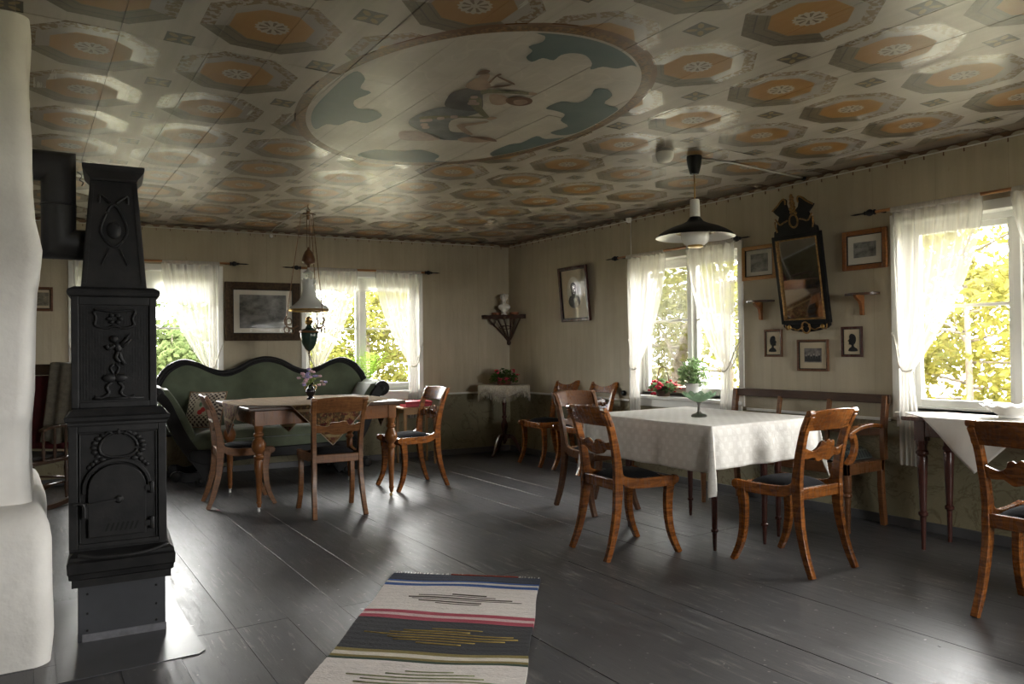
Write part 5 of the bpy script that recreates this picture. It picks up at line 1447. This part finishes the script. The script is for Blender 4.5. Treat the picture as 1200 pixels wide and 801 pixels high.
def engraving(name, a, b_, sc=9):
    m, nt, bb = newmat(name); v = coords(nt, 'Object', (1, 1, 1.6)); sx = nt.nodes.new('ShaderNodeSeparateXYZ'); nt.links.new(coords(nt, 'Object'), sx.inputs[0])
    n = noise(nt, v, sc, 5, .62).ramp(.36, .66)
    nt.links.new(mixc(nt, n, a, b_), bb.inputs['Base Color']); bb.inputs['Roughness'].default_value = .7; return m
PAPER = M('paper_mount', (.78, .74, .66), .8, (.70, .66, .58), 5); PAPER2 = M('grey_mount', (.72, .69, .62), .8, (.64, .61, .54), 5); TAN = M('tan_mount', (.60, .51, .36), .8, (.53, .45, .32), 4)
GILTD = M('dark_gilt', (.040, .024, .013), .6, (.075, .045, .02), 40, bmp=.4, bscale=60, spec=.2)
def flat(root, pts, y, mat, name):
    q = MB(); q.prism(pts, lambda a, b_, d: (a, d, b_), y - .0012, y); return q.build(name, mat, root, 0)
picture('framed_engraving', 'wide dark carved frame with grey engraving above the sofa', FB, -2.835, 1.615, .735, .595, .075, .045, GILTD, PAPER, engraving('engraving_grey', (.36, .36, .35), (.11, .11, .11), 7), .46, .34)
picture('framed_picture', 'small dark framed picture on the wall behind the stovepipe', FB, -4.775, 1.705, .19, .22, .022, .02, DARKB, TAN, engraving('engraving_small', (.3, .27, .2), (.1, .09, .07), 22), .12, .12)
def portrait(root, y, zc):
    E_ = [(math.cos(a) * .115, zc + .015 + math.sin(a) * .165) for a in [k * math.pi / 20 for k in range(40)]]
    flat(root, E_, y, M('oval_photo', (.80, .77, .70), .7, (.60, .57, .51), 6), 'oval_print')
    coat = sp2([(-.10, zc - .09), (-.085, zc - .04), (-.05, zc - .015), (0, zc - .03), (.05, zc - .015), (.085, zc - .04), (.10, zc - .09), (.06, zc - .135), (0, zc - .147), (-.06, zc - .135)], 3, True)
    flat(root, coat, y - .0014, M('photo_coat', (.05, .048, .045), .7), 'coat')
    flat(root, [(-.016, zc - .03), (.016, zc - .03), (.006, zc - .09), (-.006, zc - .09)], y - .0028, M('photo_shirt', (.5, .48, .44), .7), 'shirt_front')
    flat(root, [(math.cos(a) * .042, zc + .045 + math.sin(a) * .062) for a in [k * math.pi / 14 for k in range(28)]], y - .0028, M('photo_face', (.40, .38, .35), .7, (.28, .27, .25), 40), 'face')
    flat(root, sp2([(-.043, zc + .05), (-.046, zc + .085), (-.02, zc + .118), (.02, zc + .118), (.046, zc + .085), (.043, zc + .05), (.036, zc + .085), (0, zc + .097), (-.036, zc + .085)], 3, True), y - .0042, M('photo_hair', (.11, .105, .1), .7), 'hair')
    flat(root, sp2([(-.040, zc + .03), (-.02, zc + .018), (0, zc + .022), (.02, zc + .018), (.040, zc + .03), (.035, zc - .015), (0, zc - .05), (-.035, zc - .015)], 3, True), y - .0042, M('photo_beard', (.16, .155, .145), .7, (.1, .1, .09), 60), 'beard')
    for s in (-1, 1): flat(root, [(s * .017 + .007 * math.cos(a), zc + .055 + .004 * math.sin(a)) for a in [k * math.pi / 5 for k in range(10)]], y - .0042, BLACK, 'eye')
    flat(root, [(-.005, zc + .05), (.005, zc + .05), (.008, zc + .03), (-.008, zc + .03)], y - .0042, M('photo_nose', (.36, .34, .31), .7), 'nose')
picture('framed_portrait', 'tilted dark framed oval portrait of a bearded man in coat', FR, -6.285, 1.775, .485, .575, .032, .028, MAHOG, TAN, None, 0, 0, R_(5.0), extra=portrait)
HONEY = wood('honey_frame', (.42, .22, .07), (.34, .16, .05), .35, 4, (5, 5, 5), .3, .1); BURR = wood('burr_frame', (.30, .125, .04), (.14, .05, .02), .3, 6, (5, 5, 5), .4, .4)
picture('framed_landscape', 'honey wood framed landscape engraving partly behind the mirror', FR, -3.935, 1.862, .325, .27, .03, .022, HONEY, PAPER2, engraving('landscape_a', (.42, .41, .38), (.07, .07, .065), 11), .165, .14)
picture('framed_landscape', 'burr wood framed landscape engraving between mirror and curtain', FR, -3.045, 1.862, .33, .275, .034, .022, BURR, PAPER2, engraving('landscape_b', (.36, .36, .34), (.05, .05, .048), 12), .165, .105)
SILF = M('black_card', (.008, .008, .008), .8)
def silhouette(flip):
    prof = [(-.004, .056), (.010, .053), (.018, .042), (.019, .030), (.017, .022), (.031, .006), (.022, .002), (.025, -.004), (.021, -.008), (.024, -.018), (.006, -.022), (.004, -.034), (.020, -.046), (.024, -.066), (-.040, -.066), (-.038, -.048), (-.018, -.036), (-.014, -.022), (-.026, -.008), (-.032, .018), (-.024, .044)]
    return lambda root, y, zc: flat(root, sp2([(a * flip, zc + b_) for a, b_ in prof], 3, True)[::flip], y, SILF, 'silhouette')
picture('framed_silhouette', 'small framed black profile silhouette below the honey-framed landscape', FR, -3.812, 1.226, .165, .212, .014, .015, DARKB, TAN, None, 0, 0, extra=silhouette(1))
picture('framed_silhouette', 'small framed black profile silhouette below the burr-framed landscape', FR, -3.152, 1.227, .16, .212, .014, .015, MAHOG, TAN, None, 0, 0, extra=silhouette(-1))
def group_photo(root, y, zc):
    rnd = random.Random(4); DK = M('photo_dark', (.03, .028, .026), .7); FC = M('photo_pale', (.36, .33, .3), .7)
    for k in range(6):
        x = -.055 + .022 * k; z = zc - .012 + .006 * (k % 2)
        flat(root, [(x - .012, zc - .045), (x + .012, zc - .045), (x + .009, z + .004), (x - .009, z + .004)], y - .0015, DK, 'sitter_coat')
        flat(root, [(x + .006 * math.cos(a), z + .012 + .008 * math.sin(a)) for a in [j * math.pi / 5 for j in range(10)]], y - .003, FC, 'sitter_face')
picture('framed_photograph', 'small framed group photograph hanging below the mirror', FR, -3.465, 1.132, .262, .232, .015, .018, DARKB, TAN, engraving('group_backdrop', (.30, .27, .25), (.08, .07, .065), 20), .145, .105, extra=group_photo)

# ================================================================ mirror
MIR = newmat('mirror_glass'); MIR[2].inputs['Metallic'].default_value = 1; MIR[2].inputs['Roughness'].default_value = .03; MIR[2].inputs['Base Color'].default_value = (.62, .62, .60, 1); MIR = MIR[0]
GILT = M('worn_gilt', (.33, .19, .06), .38, (.16, .085, .03), 60, metal=.7, bmp=.5, bscale=90)
mr = thing('wall_mirror', 'black and gilt mirror with swan-neck crest leaning from the wall', 'mirror'); mr.matrix_world = FR @ Matrix.Translation((-3.49, -.02, 1.30)) @ Matrix.Rotation(R_(9.3), 4, 'X')
mw, mz0, mz1 = .205, .07, .73
q = MB()
for a in ((-mw, -mw + .036, mz0, mz1), (mw - .036, mw, mz0, mz1), (-mw + .036, mw - .036, mz0, mz0 + .036), (-mw + .036, mw - .036, mz1 - .036, mz1)): q.box(a[0], a[1], -.03, 0, a[2], a[3])
fr_ = q.build('frame', BLACK, mr, 0, bev=.004)
q = MB()
for a in ((-mw + .030, -mw + .042, mz0 + .03, mz1 - .03), (mw - .042, mw - .030, mz0 + .03, mz1 - .03), (-mw + .04, mw - .04, mz0 + .03, mz0 + .042), (-mw + .04, mw - .04, mz1 - .042, mz1 - .03)): q.box(a[0], a[1], -.036, -.01, a[2], a[3])
q.build('gilt_slip', GILT, fr_, 0, bev=.003)
q = MB(); q.box(-mw + .036, mw - .036, -.018, -.006, mz0 + .036, mz1 - .036); q.build('mirror_glass', MIR, mr, 0)
q = MB(); q.box(-mw + .005, mw - .005, -.004, .0, mz0, mz1); q.build('backboard', WALNUT, mr, 0)
half = [(a, mz1 + b_) for a, b_ in [(.0, 0), (.185, 0), (.18, .035), (.155, .05), (.148, .09), (.132, .12), (.122, .142), (.15, .165), (.172, .192), (.15, .205), (.12, .225), (.09, .252), (.065, .266), (.05, .252), (.055, .222), (.045, .192), (.02, .172), (.0, .165)]]
for s in (-1, 1):
    q = MB(); q.prism([(s * a, b_) for a, b_ in half], lambda a, b_, d: (a, d, b_), -.022, 0); q.build('crest', BLACK, mr, 0, bev=.002)
    q = MB(); q.tube(smooth_path([(s * .172, -.024, mz1 + .192), (s * .15, -.026, mz1 + .205), (s * .12, -.026, mz1 + .225), (s * .09, -.026, mz1 + .252), (s * .065, -.026, mz1 + .264), (s * .052, -.026, mz1 + .25), (s * .055, -.024, mz1 + .222)], 4), .0065, 6)
    q.tube(smooth_path([(s * .155, -.024, mz1 + .13), (s * .12, -.026, mz1 + .085), (s * .085, -.026, mz1 + .095), (s * .05, -.024, mz1 + .105)], 4), .006, 6); q.tube(smooth_path([(s * .16, -.024, mz1 + .11), (s * .158, -.025, mz1 + .07), (s * .15, -.024, mz1 + .03)], 4), .006, 6)
    q.build('gilt_garland', GILT, mr, 180)
    q = MB(); q.prism([(s * a, b_) for a, b_ in [(0, mz0), (.195, mz0), (.195, mz0 - .02), (.17, mz0 - .04), (.15, mz0 - .032), (.12, mz0 - .05), (.06, mz0 - .06), (0, mz0 - .065)]], lambda a, b_, d: (a, d, b_), -.022, 0); q.build('apron', BLACK, mr, 0, bev=.002)
    q = MB(); q.ball((s * .14, -.03, mz0 - .022), .017, 12, 8, (1, .6, 1)); q.build('boss', BRASS, mr)
    q = MB(); q.tube(smooth_path([(s * .02, -.025, mz0 - .02), (s * .07, -.026, mz0 - .045), (s * .12, -.026, mz0 - .03), (s * .165, -.026, mz0 - .04), (s * .175, -.024, mz0 - .005)], 4), .005, 6); q.build('gilt_garland', GILT, mr, 180)
for zc, rw, rh in ((mz1 + .095, .035, .046), (mz0 - .028, .034, .042)):
    q = MB(); q.tube([(rw * math.cos(a), -.026, zc + rh * math.sin(a)) for a in [k * math.pi / 12 for k in range(24)]], .007, 6, True); q.build('gilt_oval', GILT, mr, 180)
q = MB()
for k in range(16): q.ball((.022 * math.cos(k * 2.4) * (1 - k / 20), -.02, mz1 + .15 + .0085 * k), .014, 7, 5, (1, .6, 1))
q.build('gilt_urn', GILT, mr, 180)

# ---- bracket shelves
for u, lab in ((-3.925, 'small dark wall bracket under the honey-framed landscape'), (-3.07, 'small dark wall bracket under the burr-framed landscape')):
    r_ = thing('wall_bracket', lab, 'shelf', (u, 0, 1.41), frame=FR, group='wall brackets')
    q = MB(); N_ = 16; q.prism([(.125 * math.cos(math.pi * k / N_), -.10 * math.sin(math.pi * k / N_)) for k in range(N_ + 1)], lambda a, b_, d: (a, b_ - .002, d), .138, .152); q.build('shelf_board', WALNUT, r_, 30)
    q = MB(); q.prism(sp2([(0, 0), (-.022, .004), (-.026, .05), (-.04, .09), (-.08, .115), (-.092, .138), (0, .138)], 3), lambda a, b_, d: (d, a - .002, b_), -.011, .011); q.build('bracket', BURR, r_, 30)

# ================================================================ pendant lamp
pe = thing('pendant_lamp', 'black disc pendant lamp with white glass above white-clothed table', 'lamp', (3.69, 3.487, 0))
q = MB(); q.lathe([(.049, H - .002), (.050, H - .02), (.044, H - .06), (.036, H - .095), (.028, H - .118), (.012, H - .12), (.001, H - .12)], (0, 0, 0), 28); q.build('canopy', BLACK, pe)
q = MB(); q.tube([(0, 0, H - .118), (0, 0, 2.16)], .0045, 8); q.build('rod', BRASS, pe, 180)
OPAL = M('opal_white', (.80, .79, .76), .25, (.78, .77, .74), 3)
q = MB(); q.lathe([(.001, 2.168), (.027, 2.166), (.031, 2.155), (.033, 2.06), (.033, 2.045)], (0, 0, 0), 28); q.build('neck', OPAL, pe)
q = MB(); q.lathe([(.033, 2.052), (.042, 2.04), (.055, 2.022), (.09, 2.005), (.15, 1.985), (.20, 1.962), (.235, 1.940), (.255, 1.918)], (0, 0, 0), 56, caps=False); sh = q.build('shade', BLACK, pe)
q = MB(); q.lathe([(.255, 1.918), (.248, 1.922), (.20, 1.952), (.15, 1.974), (.09, 1.994), (.05, 2.0)], (0, 0, 0), 56, caps=False); q.build('shade_lining', OPAL, sh)
q = MB(); q.lathe([(.06, 1.985), (.09, 1.972), (.125, 1.945), (.122, 1.944), (.088, 1.969), (.06, 1.98)], (0, 0, 0), 40, caps=False); q.build('reflector_ring', M('dull_brass', (.35, .27, .16), .4, (.28, .21, .12), 8, metal=.5), pe)
q = MB(); q.lathe([(.088, 1.965), (.092, 1.94), (.090, 1.91), (.078, 1.882), (.058, 1.868), (.050, 1.866)], (0, 0, 0), 40, caps=False); q.build('glass_bowl', OPAL, pe)
q = MB(); q.lathe([(.048, 1.872), (.050, 1.866), (.050, 1.856), (.044, 1.853), (.001, 1.853)], (0, 0, 0), 32); q.build('end_ring', BRASS, pe)
cable('ceiling_cable', [(3.745, 3.487, H - .008), (4.0, 3.46, H - .008), (4.5, 3.49, H - .008), (4.83, 3.50, H - .008)], 'white twin cable along ceiling from pendant lamp to mirror wall', .006)
q = MB(); q.lathe([(.001, -.02), (.016, -.018), (.018, 0), (.001, .0)], (4.845, 3.50, H - .003), 14); tag(q.build('cable_clip', BLACK), 'black round cable clip on ceiling edge above the mirror', 'clip')
sd_ = thing('smoke_detector', 'round white smoke detector on ceiling beside pendant lamp', 'detector', (3.40, 3.46, 0))
q = MB(); q.lathe([(.054, H - .002), (.056, H - .012), (.055, H - .02)], (0, 0, 0), 28); q.build('base', M('grey_plastic', (.35, .34, .32), .5), sd_)
q = MB(); q.lathe([(.055, H - .02), (.056, H - .045), (.050, H - .065), (.036, H - .078), (.001, H - .082)], (0, 0, 0), 28); q.build('cover', OPAL, sd_)
cable('wall_cable', [FR @ Vector((-5.43, -.008, z)) for z in (2.42, 2.25, 2.09)], 'white cable running down wall to the geranium window rod', .005)
q = MB(); q.lathe([(.001, -.025), (.018, -.025), (.03, .0), (.03, .02), (.001, .02)], (0, 0, 0), 6); o = q.build('junction_box', OPAL, None); o.matrix_world = FR @ Matrix.Translation((-5.43, -.03, 2.42)); tag(o, 'small white junction box above the geranium window', 'junction box')
wo = thing('wall_socket', 'small black wall socket beside the geranium window curtain', 'socket', (-5.56, 0, .765), frame=FR)
q = MB(); q.lathe([(.001, -.03), (.016, -.03), (.024, -.02), (.026, 0)], (0, 0, 0), 18, rot=Matrix.Rotation(R_(-90), 3, 'X')); q.v = [(x, -abs(y), z) for x, y, z in q.v]; q.build('cover', BLACK, wo)

# ================================================================ hanging oil lamp
ol = thing('oil_lamp', 'ornate hanging oil lamp with milk glass shade above sofa table', 'lamp', (2.04, 6.335, 0))
BRONZE = M('aged_bronze', (.17, .09, .04), .4, (.09, .05, .025), 30, metal=.8, bmp=.4, bscale=60); MILK = M('milk_glass', (.60, .62, .60), .18, (.56, .58, .56), 4)
q = MB(); q.tube(smooth_path([(0, 0, H), (0, 0, H - .03), (.018, 0, H - .045), (0, 0, H - .06), (-.014, 0, H - .045)], 4), .004, 6); q.build('hook', BRONZE, ol, 180)
q = MB(); q.lathe([(.001, 2.40), (.012, 2.395), (.015, 2.38), (.05, 2.375), (.052, 2.365), (.015, 2.36), (.010, 2.33), (.001, 2.32)], (0, 0, 0), 20)
for k in range(3):
    a = R_(100 + 120 * k); q.tube([(.015 * math.cos(a), .015 * math.sin(a), 2.37), (.062 * math.cos(a), .062 * math.sin(a), 2.37)], .005, 6)
q.build('crown', BRONZE, ol)
for k in range(3):
    a = R_(170 + 120 * k); c, s_ = math.cos(a), math.sin(a)
    q = MB(); NL = 46
    for i in range(NL):
        t_ = i / NL; rr = .058 + .125 * t_; z = 2.365 - (2.365 - 1.50) * t_
        P0 = Vector((rr * c, rr * s_, z)); t2_ = (i + 1.15) / NL; P1 = Vector(((.058 + .125 * t2_) * c, (.058 + .125 * t2_) * s_, 2.365 - .865 * t2_))
        q.tube([P0, P1], [.0045, .003], 4)
    q.build('chain', BRONZE, ol, 0)
    q = MB(); c2 = Vector((c, s_, 0))
    pp = [(.183, 1.50), (.20, 1.46), (.185, 1.42), (.155, 1.40), (.12, 1.405), (.09, 1.42)]
    q.tube([c2 * r0 + Vector((0, 0, z0)) for r0, z0 in sp2(pp, 5)], .006, 6)
    for (ra, za2, rad) in ((.165, 1.455, .022), (.185, 1.385, .020), (.14, 1.375, .016)):
        q.tube([c2 * (ra + rad * math.cos(t_)) + Vector((0, 0, za2 + rad * math.sin(t_) * 1.3)) for t_ in [j * math.pi / 7 for j in range(14)]], .005, 5, True)
    q.build('scroll_arm', BRONZE, ol, 180)
for dx in (-.012, .012):
    q = MB(); q.tube([(dx, 0, 2.36), (dx, 0, 2.08)], .003, 5); q.build('chain', BRONZE, ol, 180)
q = MB(); q.lathe([(.006, 2.09), (.012, 2.07), (.030, 2.05), (.048, 2.01), (.055, 1.98), (.050, 1.955), (.034, 1.945), (.014, 1.935), (.008, 1.915)], (0, 0, 0), 24, mod=lambda r, z, a: (r * (1 + .04 * math.cos(12 * a)), z)); q.build('counterweight', M('carved_brown', (.17, .075, .03), .45, (.10, .04, .018), 40, bmp=.5), ol, 180)
q = MB(); q.lathe([(.004, 1.925), (.010, 1.90), (.03, 1.885), (.048, 1.868), (.046, 1.866), (.02, 1.878), (.004, 1.885)], (0, 0, 0), 24, caps=False); q.build('smoke_bell', MILK, ol)
fr2 = lambda r, z, a: (r * (1 + (.06 * math.cos(10 * a) if z > 1.79 else 0)), z + (.006 * math.cos(10 * a) if z > 1.805 else 0))
q = MB(); q.lathe([(.066, 1.815), (.058, 1.795), (.052, 1.77), (.053, 1.72), (.060, 1.68), (.085, 1.635), (.125, 1.598), (.155, 1.578), (.168, 1.562), (.165, 1.558), (.15, 1.57), (.08, 1.63), (.05, 1.70), (.049, 1.78), (.062, 1.812)], (0, 0, 0), 60, caps=False, mod=fr2); q.build('shade', MILK, ol, 180)
q = MB(); q.lathe([(.168, 1.56), (.172, 1.552), (.168, 1.542), (.150, 1.542), (.148, 1.552), (.168, 1.56)], (0, 0, 0), 48, caps=False); q.build('shade_ring', BRASS, ol)
q = MB(); q.lathe([(.018, 1.49), (.026, 1.52), (.022, 1.57), (.018, 1.66), (.018, 1.80)], (0, 0, 0), 20, caps=False); q.build('lamp_chimney', glassy('clear_glass', (.95, .96, .95), .3), ol)
q = MB(); q.lathe([(.022, 1.43), (.030, 1.44), (.034, 1.455), (.026, 1.465), (.028, 1.485), (.020, 1.495), (.001, 1.50)], (0, 0, 0), 20); q.build('burner', BRASS, ol)
q = MB(); q.lathe([(.020, 1.21), (.034, 1.225), (.056, 1.265), (.072, 1.32), (.076, 1.36), (.066, 1.385), (.030, 1.40), (.020, 1.43)], (0, 0, 0), 28); q.build('font', M('green_glaze', (.018, .04, .032), .12, (.03, .055, .04), 6), ol)
q = MB(); q.lathe([(.068, 1.378), (.080, 1.376), (.082, 1.366), (.077, 1.36)], (0, 0, 0), 28); q.lathe([(.001, 1.175), (.010, 1.185), (.006, 1.20), (.022, 1.215), (.022, 1.222), (.01, 1.225)], (0, 0, 0), 16); q.build('font_mount', BRONZE, ol)
q = MB()
for k in range(9): q.ball((0, 0, 1.165 - .012 * k), .0055, 6, 5)
q.ball((0, 0, 1.05), .010, 8, 6, (1, 1, 1.5)); q.build('drop_chain', BRONZE, ol, 180)
wp = FB @ Vector((-2.75, -.01, H - .035))
cable('ceiling_cable', [(2.04, 6.335, H - .006), (2.09, 7.1, H - .006), (2.115, 7.6, H - .006), (wp.x, wp.y - .03, H - .01)], 'white cord along ceiling from oil lamp to the sofa wall', .005)
q = MB(); q.lathe([(.001, -.018), (.016, -.018), (.02, 0), (.001, 0)], (0, 0, 0), 14, rot=Matrix.Rotation(R_(-90), 3, 'X')); q.v = [(x, -abs(y), z) for x, y, z in q.v]; o = q.build('porcelain_insulator', OPAL, None); o.matrix_world = FB @ Matrix.Translation((-2.75, -.013, H - .055)); tag(o, 'white porcelain cable insulator high on the sofa wall', 'insulator')
